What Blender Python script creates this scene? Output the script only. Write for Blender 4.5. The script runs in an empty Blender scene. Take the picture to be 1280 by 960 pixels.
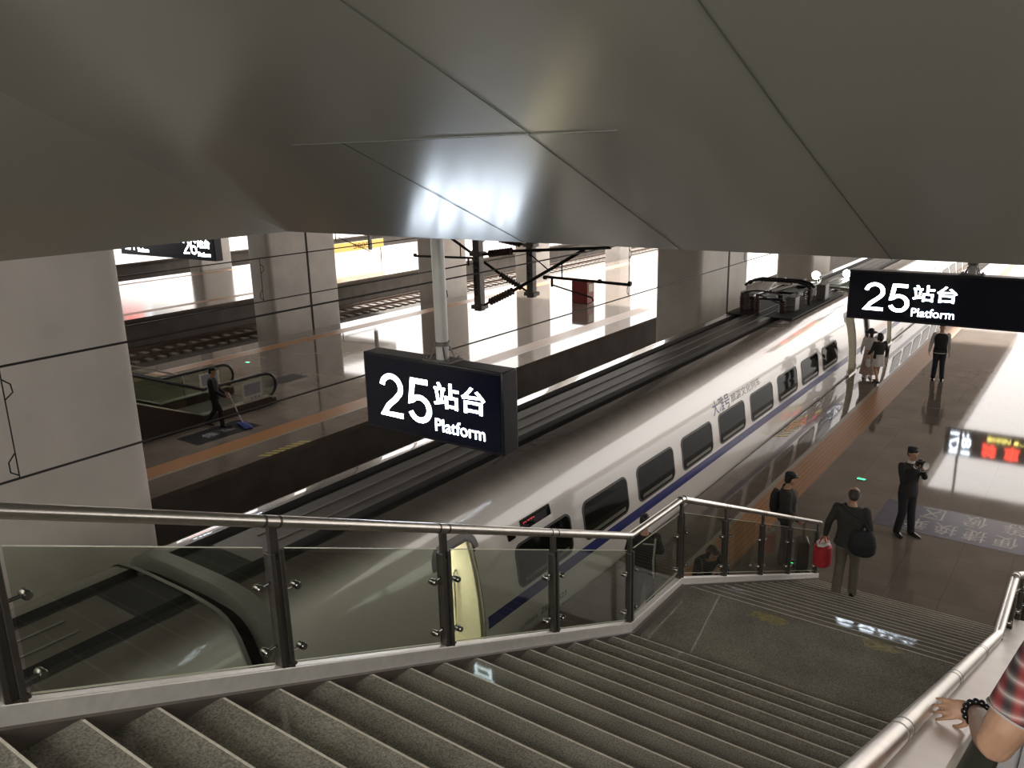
import bpy, bmesh, math, random
from mathutils import Vector, Matrix, Euler
random.seed(7)
PI = math.pi
scene = bpy.context.scene
COL = scene.collection

# ------------------------------------------------------------------ camera
YAW, PITCH, ROLL, FPX = 0.63536417, 0.26473896, -0.02503529, 1036.6
fw = Vector((-math.sin(YAW)*math.cos(PITCH), math.cos(YAW)*math.cos(PITCH), -math.sin(PITCH)))
rt0 = Vector((math.cos(YAW), math.sin(YAW), 0)); up0 = rt0.cross(fw)
rt = math.cos(ROLL)*rt0 + math.sin(ROLL)*up0
up = -math.sin(ROLL)*rt0 + math.cos(ROLL)*up0
cam = bpy.data.cameras.new('view'); camo = bpy.data.objects.new('view', cam); COL.objects.link(camo)
camo.matrix_world = Matrix(((rt.x, up.x, -fw.x, 0), (rt.y, up.y, -fw.y, 0), (rt.z, up.z, -fw.z, 7.0), (0, 0, 0, 1)))
cam.sensor_width = 36; cam.lens = 36*FPX/1280; cam.clip_start = 0.05; cam.clip_end = 600
scene.camera = camo

# ------------------------------------------------------------------ world, sun, lights, exposure
scene.view_settings.view_transform = 'Standard'; scene.view_settings.look = 'None'
scene.view_settings.exposure = 0.76; scene.view_settings.gamma = 1.0
scene.view_settings.use_curve_mapping = False
W = bpy.data.worlds.new('world'); scene.world = W; W.use_nodes = True
bg = W.node_tree.nodes['Background']; bg.inputs[0].default_value = (1.0, 0.94, 0.89, 1); bg.inputs[1].default_value = 2.15

def sun(rot, s, col=(1, .96, .9)):
    l = bpy.data.lights.new('sun', 'SUN'); l.energy = s; l.angle = math.radians(3); l.color = col
    o = bpy.data.objects.new('sun', l); COL.objects.link(o); o.rotation_euler = rot
def area(name, loc, target, sx, sy, power, col=(1, .95, .86)):
    l = bpy.data.lights.new(name, 'AREA'); l.shape = 'RECTANGLE'; l.size = sx; l.size_y = sy; l.energy = power; l.color = col
    o = bpy.data.objects.new(name, l); COL.objects.link(o); o.location = loc
    o.rotation_euler = (Vector(target)-Vector(loc)).to_track_quat('-Z', 'Y').to_euler()
    return o
sun((math.radians(-42), 0, math.radians(10)), 9.0)
# broad fill standing in for concourse lighting behind the camera, above the stairs
area('concourse_fill', (-.2, -11.5, 14.5), (-1.6, 4.0, 3.6), 8.0, 7.0, 2300, (1, .965, .89))
area('concourse_fill', (2.2, -8.5, 8.6), (-2.2, 2.2, 7.4), 6.5, 1.8, 540, (1, .965, .89))  # low unseen fill added to brighten the soffit
# unseen ambient fill added under the hall ceiling, over the platforms and tracks
for (x, y, p) in ((4.2, 18, 190), (-9.2, -1, 200), (-22, 13, 190), (-22, 30, 80), (-15, -6, 90), (-42, 16, 160), (12, 14, 140)):
    area('hall_fill', (x, y, 8.65), (x, y, 0), 5, 5, p, (1, .94, .84))
area('vestibule_light', (-7.6, 7.7, 1.86), (-7.6, 7.75, 0), .5, .4, 11, (1, .94, .78))

# ------------------------------------------------------------------ materials
def nodes(name):
    m = bpy.data.materials.new(name); m.use_nodes = True
    nt = m.node_tree; b = nt.nodes['Principled BSDF']
    return m, nt, b
def mat(name, col, rough=.5, metal=0, var=.12, scale=8, coat=0, bump=0, spec=.5, det=4):
    m, nt, b = nodes(name)
    tc = nt.nodes.new('ShaderNodeNewGeometry')
    n = nt.nodes.new('ShaderNodeTexNoise'); n.inputs['Scale'].default_value = scale; n.inputs['Detail'].default_value = det
    nt.links.new(tc.outputs['Position'], n.inputs['Vector'])
    r = nt.nodes.new('ShaderNodeValToRGB')
    lo = [max(0, c*(1-var)) for c in col[:3]]+[1]; hi = [min(1, c*(1+var)) for c in col[:3]]+[1]
    r.color_ramp.elements[0].position = .3; r.color_ramp.elements[1].position = .7
    r.color_ramp.elements[0].color = lo; r.color_ramp.elements[1].color = hi
    nt.links.new(n.outputs['Fac'], r.inputs['Fac']); nt.links.new(r.outputs['Color'], b.inputs['Base Color'])
    b.inputs['Roughness'].default_value = rough; b.inputs['Metallic'].default_value = metal
    b.inputs['Coat Weight'].default_value = coat; b.inputs['Specular IOR Level'].default_value = spec
    if bump:
        bp = nt.nodes.new('ShaderNodeBump'); bp.inputs['Strength'].default_value = bump; bp.inputs['Distance'].default_value = .01
        nt.links.new(n.outputs['Fac'], bp.inputs['Height']); nt.links.new(bp.outputs['Normal'], b.inputs['Normal'])
    return m
def emit(name, col, s):
    m, nt, b = nodes(name); b.inputs['Base Color'].default_value = (0.02, 0.02, 0.02, 1)
    b.inputs['Emission Color'].default_value = (*col, 1); b.inputs['Emission Strength'].default_value = s
    return m
def tiled(name, c1, c2, mortar, w, h, rough, bump=0, spec=.5, mort=.006):
    m, nt, b = nodes(name)
    g = nt.nodes.new('ShaderNodeNewGeometry')
    br = nt.nodes.new('ShaderNodeTexBrick'); br.inputs['Color1'].default_value = (*c1, 1); br.inputs['Color2'].default_value = (*c2, 1)
    br.inputs['Mortar'].default_value = (*mortar, 1); br.inputs['Scale'].default_value = 1; br.inputs['Mortar Size'].default_value = mort
    br.inputs['Brick Width'].default_value = w; br.inputs['Row Height'].default_value = h; br.offset = 0
    nt.links.new(g.outputs['Position'], br.inputs['Vector'])
    n = nt.nodes.new('ShaderNodeTexNoise'); n.inputs['Scale'].default_value = 1.3; n.inputs['Detail'].default_value = 6
    nt.links.new(g.outputs['Position'], n.inputs['Vector'])
    mx = nt.nodes.new('ShaderNodeMixRGB'); mx.blend_type = 'MULTIPLY'; mx.inputs['Fac'].default_value = .5
    nt.links.new(br.outputs['Color'], mx.inputs['Color1']); nt.links.new(n.outputs['Fac'], mx.inputs['Color2'])
    nt.links.new(mx.outputs['Color'], b.inputs['Base Color'])
    mr = nt.nodes.new('ShaderNodeMapRange'); mr.inputs['To Min'].default_value = rough*.7; mr.inputs['To Max'].default_value = rough*1.4
    nt.links.new(n.outputs['Fac'], mr.inputs['Value']); nt.links.new(mr.outputs['Result'], b.inputs['Roughness'])
    b.inputs['Specular IOR Level'].default_value = spec
    return m
def glassmat(name, tint, ior=1.45):
    m = bpy.data.materials.new(name); m.use_nodes = True; nt = m.node_tree; nt.nodes.clear()
    o = nt.nodes.new('ShaderNodeOutputMaterial'); t = nt.nodes.new('ShaderNodeBsdfTransparent'); g = nt.nodes.new('ShaderNodeBsdfGlossy')
    f = nt.nodes.new('ShaderNodeFresnel'); mx = nt.nodes.new('ShaderNodeMixShader')
    n = nt.nodes.new('ShaderNodeTexNoise'); n.inputs['Scale'].default_value = 3
    ge = nt.nodes.new('ShaderNodeNewGeometry'); nt.links.new(ge.outputs['Position'], n.inputs['Vector'])
    mr = nt.nodes.new('ShaderNodeMapRange'); mr.inputs['To Min'].default_value = .0; mr.inputs['To Max'].default_value = .03
    nt.links.new(n.outputs['Fac'], mr.inputs['Value']); nt.links.new(mr.outputs['Result'], g.inputs['Roughness'])
    t.inputs['Color'].default_value = (*tint, 1); f.inputs['IOR'].default_value = ior
    ma = nt.nodes.new('ShaderNodeMath'); ma.operation = 'SUBTRACT'; ma.use_clamp = True; nt.links.new(f.outputs['Fac'], ma.inputs[0]); nt.links.new(ge.outputs['Backfacing'], ma.inputs[1])
    nt.links.new(ma.outputs[0], mx.inputs['Fac']); nt.links.new(t.outputs[0], mx.inputs[1]); nt.links.new(g.outputs[0], mx.inputs[2])
    nt.links.new(mx.outputs[0], o.inputs['Surface'])
    return m
def ridged(name, c1, c2, scale, rough=.5, axis='X'):
    m, nt, b = nodes(name); g = nt.nodes.new('ShaderNodeNewGeometry'); w = nt.nodes.new('ShaderNodeTexWave')
    w.bands_direction = axis; w.inputs['Scale'].default_value = scale; w.inputs['Distortion'].default_value = 0
    nt.links.new(g.outputs['Position'], w.inputs['Vector'])
    r = nt.nodes.new('ShaderNodeValToRGB'); r.color_ramp.elements[0].color = (*c1, 1); r.color_ramp.elements[1].color = (*c2, 1)
    nt.links.new(w.outputs['Fac'], r.inputs['Fac']); nt.links.new(r.outputs['Color'], b.inputs['Base Color'])
    b.inputs['Roughness'].default_value = rough
    return m

def granite(name, c, rough):
    m, nt, b = nodes(name); g = nt.nodes.new('ShaderNodeNewGeometry')
    n = nt.nodes.new('ShaderNodeTexNoise'); n.inputs['Scale'].default_value = 95; n.inputs['Detail'].default_value = 3
    n2 = nt.nodes.new('ShaderNodeTexNoise'); n2.inputs['Scale'].default_value = 2.2; n2.inputs['Detail'].default_value = 5
    for k in (n, n2): nt.links.new(g.outputs['Position'], k.inputs['Vector'])
    r = nt.nodes.new('ShaderNodeValToRGB'); e = r.color_ramp.elements
    e[0].position = .34; e[0].color = (*[x*.62 for x in c], 1); e[1].position = .68; e[1].color = (*[x*1.4 for x in c], 1)
    k = e.new(.5); k.color = (*c, 1)
    nt.links.new(n.outputs['Fac'], r.inputs['Fac'])
    mx = nt.nodes.new('ShaderNodeMixRGB'); mx.blend_type = 'OVERLAY'; mx.inputs['Fac'].default_value = .5
    nt.links.new(r.outputs['Color'], mx.inputs['Color1']); nt.links.new(n2.outputs['Fac'], mx.inputs['Color2'])
    nt.links.new(mx.outputs['Color'], b.inputs['Base Color']); b.inputs['Roughness'].default_value = rough
    return m

M = {}
M['platform'] = tiled('platform_granite', (.20, .165, .14), (.235, .195, .165), (.145, .12, .105), .8, .8, .045)
M['platform_far'] = tiled('platform_granite_far', (.20, .165, .14), (.235, .195, .165), (.10, .085, .075), .8, .8, .13)
M['step'] = granite('step_granite', (.19, .18, .15), .05)
M['nosing'] = mat('nosing_strip', (.48, .44, .38), .3, 0, .15, 30)
M['curb'] = mat('curb_stone', (.10, .085, .072), .45, 0, .15, 5)
M['orange'] = ridged('tactile_orange', (.30, .135, .055), (.40, .20, .085), 3.4, .35)
M['white_line'] = mat('white_line', (.30, .265, .22), .3)
M['yellow'] = mat('yellow_paint', (.55, .44, .10), .4, 0, .2, 12)
M['ballast'] = mat('track_slab', (.065, .055, .047), .8, 0, .3, 6, bump=.5)
M['wallside'] = mat('platform_wall', (.12, .105, .092), .7, 0, .2, 1.2)
M['concrete'] = mat('pier_concrete', (.54, .505, .465), .55, 0, .10, 1.0, spec=.4)
M['slot'] = mat('expansion_joint', (.03, .026, .024), .8)
M['hood'] = mat('soffit_panel', (.34, .34, .305), .3, 0, .04, .8, coat=1, spec=.5)
M['hood'].node_tree.nodes['Principled BSDF'].inputs['Coat IOR'].default_value = 2.3
M['hood'].node_tree.nodes['Principled BSDF'].inputs['Coat Roughness'].default_value = .17
M['seam'] = mat('panel_seam', (.11, .11, .10), .6)
M['ceiling'] = mat('hall_ceiling', (.42, .40, .37), .6, 0, .1, .6)
M['wall'] = mat('concourse_wall', (.66, .65, .60), .6, 0, .08, 1)
M['steel'] = mat('brushed_stainless', (.62, .59, .55), .28, 1, .06, 20)
M['steel_base'] = mat('satin_steel_strip', (.82, .80, .77), .38, .45, .05, 20)  # lighter copy of the stainless steel, lamp highlight put into the colour
M['steel_dark'] = mat('dark_post_steel', (.085, .078, .07), .35, .6, .1, 12)
M['chrome'] = mat('chrome', (.26, .25, .24), .25, 1, .04, 20)
M['glass'] = glassmat('balustrade_glass', (.80, .83, .78))
M['glass_edge'] = mat('glass_edge', (.62, .62, .50), .25, 0, .05)
M['coping'] = mat('parapet_coping', (.78, .69, .63), .3, .15, .08, 3)
M['black'] = mat('black_metal', (.012, .013, .018), .3, 0, .1, 6)
M['signface'] = mat('sign_face', (.004, .006, .018), .15, 0, .1, 6)
M['signtext'] = emit('sign_letters', (.78, .88, 1.0), 9.0)
M['pole'] = mat('painted_pole', (.55, .56, .55), .3, .2, .05)
M['wire'] = mat('wire', (.02, .018, .016), .5, .5)
M['insul'] = mat('brown_insulator', (.055, .03, .025), .3)
M['galv'] = mat('galvanised_steel', (.16, .15, .14), .45, .5, .2, 10)
M['rail'] = mat('rail_steel', (.16, .12, .10), .4, .8, .2, 5)
M['sleeper'] = mat('sleeper_concrete', (.20, .18, .16), .7, 0, .2, 4)
M['green'] = emit('green_floor_light', (.05, 1, .25), 2.5)
M['spot_white'] = emit('light_spot_lens', (.93, 1, .85), 30)
M['floorblue'] = mat('blue_floor_sticker', (.06, .062, .105), .25, 0, .15, 4)
M['floortext'] = mat('worn_white_print', (.36, .34, .32), .35, 0, .35, 14)
M['dark_sticker'] = mat('dark_floor_sticker', (.022, .022, .026), .3, 0, .2, 5)
M['redbox'] = mat('red_cabinet', (.22, .035, .03), .4)
M['led_red'] = emit('led_red', (1, .07, .04), 5)
M['led_yellow'] = emit('led_yellow', (1, .85, .2), 5)
M['led_dim'] = emit('led_dim', (.8, .05, .07), .5)
M['banner'] = emit('yellow_lightbox', (1, .66, .16), .7)
M['bannertext'] = mat('banner_text', (.3, .09, .03), .5)
M['skin'] = mat('skin', (.42, .235, .15), .5, 0, .08, 10)
M['skin_arm'] = mat('skin_forearm', (.33, .19, .125), .45, 0, .12, 14)
M['hair'] = mat('black_hair', (.012, .010, .009), .5, 0, .2, 60)
M['darkcloth'] = mat('black_suit', (.012, .012, .015), .8, 0, .2, 20)
M['greycloth'] = mat('grey_jacket', (.028, .027, .024), .85, 0, .2, 20)
M['khaki'] = mat('khaki_trousers', (.12, .103, .078), .85, 0, .12, 12)
M['whitecloth'] = mat('white_blouse', (.62, .58, .55), .8, 0, .08, 12)
M['skirt'] = mat('patterned_skirt', (.42, .30, .24), .8, 0, .35, 18)
M['shirt'] = mat('pale_shirt', (.50, .46, .43), .8)
M['navy'] = mat('navy_trousers', (.014, .015, .022), .85)
M['bluecloth'] = mat('blue_mop_cloth', (.03, .05, .20), .9, 0, .2, 30)
M['shoe'] = mat('black_leather', (.015, .014, .014), .18)
M['redbag'] = mat('red_bag', (.42, .02, .03), .55, 0, .15, 14)
M['plastic'] = mat('white_plastic', (.65, .62, .6), .4)
M['bead'] = mat('black_bead', (.01, .01, .012), .18)
M['escal_side'] = mat('brown_cladding', (.055, .042, .033), .35, .3, .1, 3)
M['rubber'] = mat('black_rubber', (.012, .011, .011), .4)
M['notice'] = mat('paper_notice', (.60, .60, .52), .5)
M['notice_print'] = mat('notice_print', (.30, .31, .36), .5)

# ------------------------------------------------------------------ mesh helpers
class MB:
    def __init__(s): s.v = []; s.f = []; s.m = []
    def add(s, vs, fs, mi=0):
        o = len(s.v); s.v += [Vector(v) for v in vs]; s.f += [tuple(i+o for i in f) for f in fs]; s.m += [mi]*len(fs); return s
    def box(s, x0, x1, y0, y1, z0, z1, mi=0):
        return s.add([(x0,y0,z0),(x1,y0,z0),(x1,y1,z0),(x0,y1,z0),(x0,y0,z1),(x1,y0,z1),(x1,y1,z1),(x0,y1,z1)],
                     [(0,3,2,1),(4,5,6,7),(0,1,5,4),(1,2,6,5),(2,3,7,6),(3,0,4,7)], mi)
    def bar(s, a, b, w, h, upv=(0,0,1), mi=0):
        a = Vector(a); b = Vector(b); d = (b-a).normalized(); u = Vector(upv); r = d.cross(u)
        if r.length < 1e-4: r = d.cross(Vector((0,1,0)))
        r.normalize(); u = r.cross(d).normalized(); vs = []
        for p in (a, b):
            for i, j in ((-1,-1),(1,-1),(1,1),(-1,1)): vs.append(p+r*(i*w/2)+u*(j*h/2))
        return s.add(vs, [(0,1,2,3),(7,6,5,4),(0,4,5,1),(1,5,6,2),(2,6,7,3),(3,7,4,0)], mi)
    def prism(s, poly, fn, a, b, mi=0):
        n = len(poly); vs = [fn(p, a) for p in poly]+[fn(p, b) for p in poly]
        return s.add(vs, [tuple(range(n)), tuple(range(2*n-1, n-1, -1))]+[(i, i+n, (i+1) % n+n, (i+1) % n) for i in range(n)], mi)
    def loft(s, rings, caps=True, mi=0):
        n = len(rings[0]); k = len(rings); vs = [p for r in rings for p in r]; fs = []
        for j in range(k-1):
            for i in range(n):
                fs.append((j*n+i, j*n+(i+1) % n, (j+1)*n+(i+1) % n, (j+1)*n+i))
        if caps: fs += [tuple(range(n-1, -1, -1)), tuple(range((k-1)*n, k*n))]
        return s.add(vs, fs, mi)
    def tube(s, pts, r, n=10, caps=True, mi=0, ends=False):
        pts = [Vector(p) for p in pts]; rr = r if isinstance(r, (list, tuple)) else [r]*len(pts)
        if ends:
            a = (pts[0]-pts[1]).normalized(); b = (pts[-1]-pts[-2]).normalized()
            P = [pts[0]+a*rr[0]*q for q in (.95,.75,.4)]+pts+[pts[-1]+b*rr[-1]*q for q in (.4,.75,.95)]
            R_ = [rr[0]*q for q in (.3,.66,.92)]+list(rr)+[rr[-1]*q for q in (.92,.66,.3)]
            pts, rr = P, R_
        rings = []; ref = None
        for i, p in enumerate(pts):
            d = (pts[min(i+1, len(pts)-1)]-pts[max(i-1, 0)]).normalized()
            if ref is None: ref = d.orthogonal().normalized()
            ref = (ref-d*ref.dot(d))
            if ref.length < 1e-5: ref = d.orthogonal()
            ref.normalize(); b = d.cross(ref)
            rings.append([p+(ref*math.cos(2*PI*k/n)+b*math.sin(2*PI*k/n))*rr[i] for k in range(n)])
        return s.loft(rings, caps, mi)
    def eloft(s, secs, lat, n=14, mi=0):
        """secs: (centre, half width along lat, half depth) rings perpendicular to the path"""
        rings = []; lat = Vector(lat).normalized(); C_ = [Vector(c[0]) for c in secs]
        for i, (c, a, b) in enumerate(secs):
            d = (C_[min(i+1, len(C_)-1)]-C_[max(i-1, 0)]).normalized(); l = (lat-d*lat.dot(d)).normalized(); q = d.cross(l)
            rings.append([Vector(c)+l*(a*math.cos(2*PI*k/n))+q*(b*math.sin(2*PI*k/n)) for k in range(n)])
        return s.loft(rings, True, mi)
    def ball(s, c, r, n=10, mi=0):
        c = Vector(c); rx, ry, rz = r if isinstance(r, (tuple, list)) else (r, r, r)
        rings = []
        for j in range(1, n):
            t = PI*j/n
            rings.append([c+Vector((rx*math.sin(t)*math.cos(2*PI*k/(2*n)), ry*math.sin(t)*math.sin(2*PI*k/(2*n)), -rz*math.cos(t))) for k in range(2*n)])
        return s.loft(rings, True, mi)
    def lathe(s, c, prof, n=16, axis=(0,0,1), mi=0):
        c = Vector(c); ax = Vector(axis).normalized(); u = ax.orthogonal().normalized(); w = ax.cross(u)
        return s.loft([[c+ax*h+(u*math.cos(2*PI*k/n)+w*math.sin(2*PI*k/n))*r for k in range(n)] for (r, h) in prof], True, mi)
    def xf(s, mtx):
        s.v = [mtx @ v for v in s.v]; return s

def wloc(o):
    p = Vector((0,0,0))
    while o: p = p+o.location; o = o.parent
    return p
def tag(o, label=None, cat=None, group=None, kind=None):
    if label: o['label'] = label
    if cat: o['category'] = cat
    if group: o['group'] = group
    if kind: o['kind'] = kind
    return o
def link(o, parent):
    COL.objects.link(o)
    if parent is not None: o.parent = parent
    return o
def build(name, mb, m, parent=None, smooth=True, bevel=0, origin=None, label=None):
    me = bpy.data.meshes.new(name)
    off = wloc(parent) if parent is not None else Vector(origin) if origin is not None else None
    if off is None:
        xs = mb.v; off = Vector((sum(v.x for v in xs)/len(xs), sum(v.y for v in xs)/len(xs), min(v.z for v in xs)))
    me.from_pydata([v-off for v in mb.v], [], mb.f); me.update()
    for k in (m if isinstance(m, (list, tuple)) else [m]): me.materials.append(k)
    if max(mb.m, default=0) > 0: me.polygons.foreach_set('material_index', mb.m)
    bm = bmesh.new(); bm.from_mesh(me); bmesh.ops.recalc_face_normals(bm, faces=bm.faces); bm.to_mesh(me); bm.free()
    if smooth:
        me.polygons.foreach_set('use_smooth', [True]*len(me.polygons)); me.set_sharp_from_angle(angle=math.radians(35))
    o = bpy.data.objects.new(name, me); link(o, parent)
    if parent is None: o.location = off
    if bevel:
        b = o.modifiers.new('bevel', 'BEVEL'); b.width = bevel; b.segments = 2; b.limit_method = 'ANGLE'
    if label: o['label'] = label
    return o
def struct(name, mb, m, **k):
    o = build(name, mb, m, None, **k); o['kind'] = 'structure'; return o
def thing(name, label, cat, loc, group=None):
    o = bpy.data.objects.new(name, None); COL.objects.link(o); o.location = loc; o.empty_display_size = .2
    return tag(o, label, cat, group)
def solid(name, mb, m, label, cat, group=None, **k):
    return tag(build(name, mb, m, None, **k), label, cat, group)
def copy_tree(o, off, label=None, skip=()):
    c = o.copy(); COL.objects.link(c); c.location = o.location+Vector(off)
    if label: c['label'] = label
    def rec(a, b):
        for ch in a.children:
            if ch.name.split('.')[0] in skip: continue
            d = ch.copy(); COL.objects.link(d); d.parent = b; rec(ch, d)
    rec(o, c)
    return c
def fuse(name, mb, m, parent, voxel, it=4):
    """one continuous skin over overlapping volumes"""
    off = wloc(parent)
    me = bpy.data.meshes.new(name); me.from_pydata([v-off for v in mb.v], [], mb.f)
    bm = bmesh.new(); bm.from_mesh(me); bmesh.ops.recalc_face_normals(bm, faces=bm.faces); bm.to_mesh(me); bm.free()
    t = bpy.data.objects.new('tmp', me); COL.objects.link(t)
    r = t.modifiers.new('r', 'REMESH'); r.mode = 'VOXEL'; r.voxel_size = voxel
    if it:
        q = t.modifiers.new('s', 'SMOOTH'); q.iterations = it; q.factor = .5
    dg = bpy.context.evaluated_depsgraph_get()
    out = bpy.data.meshes.new_from_object(t.evaluated_get(dg)); out.name = name
    bpy.data.objects.remove(t); bpy.data.meshes.remove(me)
    out.materials.clear(); out.materials.append(m)
    out.polygons.foreach_set('use_smooth', [True]*len(out.polygons))
    return link(bpy.data.objects.new(name, out), parent)

def text_mb(s, org, xd, yd, w=None, h=None, depth=.004, bold=.0, cond=None):
    """raised lettering whose box starts at org (lower left) and spans w along xd and h along yd"""
    cu = bpy.data.curves.new('t', 'FONT'); cu.body = s; cu.size = 1; cu.offset = bold; cu.resolution_u = 4
    t = bpy.data.objects.new('t', cu); COL.objects.link(t)
    dg = bpy.context.evaluated_depsgraph_get(); dg.update()
    me = bpy.data.meshes.new_from_object(t.evaluated_get(dg))
    vs = [v.co.copy() for v in me.vertices]; fs = [tuple(p.vertices) for p in me.polygons]
    bpy.data.objects.remove(t); bpy.data.curves.remove(cu); bpy.data.meshes.remove(me)
    mb = MB()
    if not vs: return mb
    x0 = min(v.x for v in vs); x1 = max(v.x for v in vs); y0 = min(v.y for v in vs); y1 = max(v.y for v in vs)
    sx = w/(x1-x0) if w else None; sy = h/(y1-y0) if h else None
    sx = sx or sy; sy = sy or sx
    xd = Vector(xd); yd = Vector(yd); nd = xd.cross(yd).normalized(); org = Vector(org)
    P = [org+xd*((v.x-x0)*sx)+yd*((v.y-y0)*sy) for v in vs]
    n = len(P); edges = {}
    for f in fs:
        for i in range(len(f)):
            a, b = f[i], f[(i+1) % len(f)]; edges[(a, b)] = 1
    side = [(a, b, b+n, a+n) for (a, b) in edges if (b, a) not in edges]
    mb.add([p+nd*depth for p in P]+[p for p in P], fs+side)
    return mb

# ================================================================== SETTING
# --- track bed and platforms
g = MB(); g.box(-140, 160, -30, 160, -1.65, -1.45); struct('ground', g, M['ballast'], smooth=False)
def platform(name, x0, x1, y0=-24, y1=120, fl='platform'):
    b = MB(); b.box(x0, x1, y0, y1, -.14, 0, 0); b.box(x0+.35, x1-.35, y0, y1, -1.45, -.14, 1)
    struct(name, b, [M[fl], M['wallside']], smooth=False)
platform('floor', -6.55, 5.6); platform('floor_2', -28.2, -16.48); platform('floor_3', -51.8, -38.1, fl='platform_far'); platform('floor_4', -78, -61.5, fl='platform_far')
def strip(name, x0, x1, m, y0=-24, y1=120, z=.003):
    b = MB(); b.box(x0, x1, y0, y1, -.002, z); struct(name, b, m, smooth=False)
strip('floor_white_line', -5.52, -5.42, M['white_line']); strip('floor_tactile_strip', -5.42, -4.78, M['orange'])
strip('floor_white_line', -17.63, -17.53, M['white_line']); strip('floor_tactile_strip', -18.3, -17.63, M['orange'])
strip('floor_white_line', -27.2, -27.1, M['white_line']); strip('floor_tactile_strip', -27.1, -26.5, M['orange'])
strip('floor_tactile_strip', -39.9, -39.3, M['orange']); strip('floor_tactile_strip', -50.6, -50.0, M['orange'])
# --- tracks (rails and sleepers) of every pit that the piers and platforms leave in view
for i, xc in enumerate((-8.25, -14.75, -29.9, -36.1, -53.6, -59.8)):
    for sx in (-.75, .75):
        r = MB(); x = xc+sx
        r.prism([(-.075,-1.33),(.075,-1.33),(.075,-1.31),(.012,-1.29),(.012,-1.2),(.036,-1.19),(.036,-1.15),(-.036,-1.15),(-.036,-1.19),(-.012,-1.2),(-.012,-1.29),(-.075,-1.31)],
                lambda p, a, x=x: (x+p[0], a, p[1]), -24, 120)
        struct('track_rail', r, M['rail'])
    s = MB()
    for k in range(110): s.box(xc-1.3, xc+1.3, 6+k*.65, 6.26+k*.65, -1.46, -1.34)
    struct('track_sleepers', s, M['sleeper'], smooth=False)
# --- concrete piers between the tracks
def rrect(x0, x1, y0, y1, r, n=5):
    out = []
    for cx, cy, a0 in ((x1-r, y1-r, 0), (x0+r, y1-r, 90), (x0+r, y0+r, 180), (x1-r, y0+r, 270)):
        for k in range(n+1):
            a = math.radians(a0+90*k/n); out.append((cx+r*math.cos(a), cy+r*math.sin(a)))
    return out
def pier(x0, x1, y0, y1, slot=True, r=.22):
    b = MB(); b.prism(rrect(x0, x1, y0, y1, r), lambda p, a: (p[0], p[1], a), -1.46, 8.85)
    o = struct('concrete_pier', b, M['concrete'])
    if slot:
        s = MB(); ym = (y0+y1)/2+.2; s.box(x1-.02, x1+.012, ym-.06, ym+.06, -1.4, 8.8); s.box(x0-.012, x0+.02, ym-.06, ym+.06, -1.4, 8.8)
        struct('pier_expansion_joint', s, M['slot'], smooth=False)
for xa in (-10.7, -32.2, -55.7):
    pier(xa-1.6, xa, -2.2, 5.9, False, .3)
    pier(xa-1.6, xa, 24.75, 28.95)
    pier(xa-1.6, xa, 36.6, 39.4, False)
for xa, y0, y1 in ((-32.2, 46.2, 48.6), (-32.2, 58.5, 60.6), (-55.7, 46.2, 48.6)): pier(xa-1.4, xa, y0, y1, False)
# --- hall ceiling (concourse slab), longer over the tracks than over the platforms
c = MB(); c.box(-17, -6.4, 3.9, 84, 8.8, 9.6); c.box(-6.4, 140, 3.9, 42, 8.8, 9.6); c.box(-95, -17, 3.9, 43, 8.8, 9.6); c.box(-140, -52, 43, 53, 8.8, 9.6); c.box(-95, -9.1, -24, 3.9, 8.8, 9.6); c.box(-9.1, -4.3, -4.7, 3.9, 8.8, 9.6); c.box(7.1, 140, -24, 3.9, 8.8, 9.6)
struct('ceiling', c, M['ceiling'], smooth=False)
b = MB(); b.box(-95, 140, -24.4, -24, -1.45, 9.6); struct('wall_back', b, M['wall'], smooth=False)
# concourse shell behind and above the head of the stairs
b = MB(); b.box(-9, 7, -20, 3.9, 16, 16.3); struct('ceiling_concourse', b, M['wall'], smooth=False)
b = MB(); b.box(-9.2, -9, -20, -4.6, 5.4, 8.9); b.box(-9.2, -9, -20, 3.9, 8.9, 16.2); b.box(7, 7.2, -20, -4.6, 5.4, 8.9); b.box(7, 7.2, -20, 3.9, 8.9, 16.2); b.box(-9.2, 7.2, -20.2, -20, 5.4, 16.2); b.box(-9, 7, 3.7, 3.9, 9.0, 16.2); b.box(-9.1, -4.7, -4.75, -4.6, 5.6, 9.7); b.box(-4.75, -4.4, -20, -2.95, 5.8, 9.7); b.box(-4.62, -4.45, -2.95, -.6, 4.6, 6.62)  # the inner slabs are unseen, added to block light leaking onto the pier
struct('wall_concourse', b, M['wall'], smooth=False)

# --- sloping panelled soffit over the stairs
TH1, TH2 = math.tan(math.radians(20)), math.tan(math.radians(20.8))
YE, ZE_, YM = 3.5, 6.587, 2.16
ZM = ZE_+TH1*(YE-YM); YT = -3.0; ZT = ZM+TH2*(YM-YT)
XL, XR = -4.335, 3.0
HX = -3.728
def crx(y): return XL+(YE-y)*(HX-XL)/(YE-1.974)*1.0     # hip line of the left panel
h = MB()
h.add([(XL,YE,ZE_),(XR,YE,ZE_),(XR,YM,ZM),(crx(YM),YM,ZM)], [(0,1,2,3)])
h.add([(crx(YM),YM,ZM),(XR,YM,ZM),(XR,YT,ZT),(crx(YT),YT,ZT)], [(0,1,2,3)])
h.add([(XL,YE,ZE_),(crx(YM),YM,ZM),(XL,YM,ZE_)], [(0,1,2)])
h.add([(XL,YM,ZE_),(crx(YM),YM,ZM),(crx(YT),YT,ZT),(XL,YT,ZE_)], [(0,1,2,3)])
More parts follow.
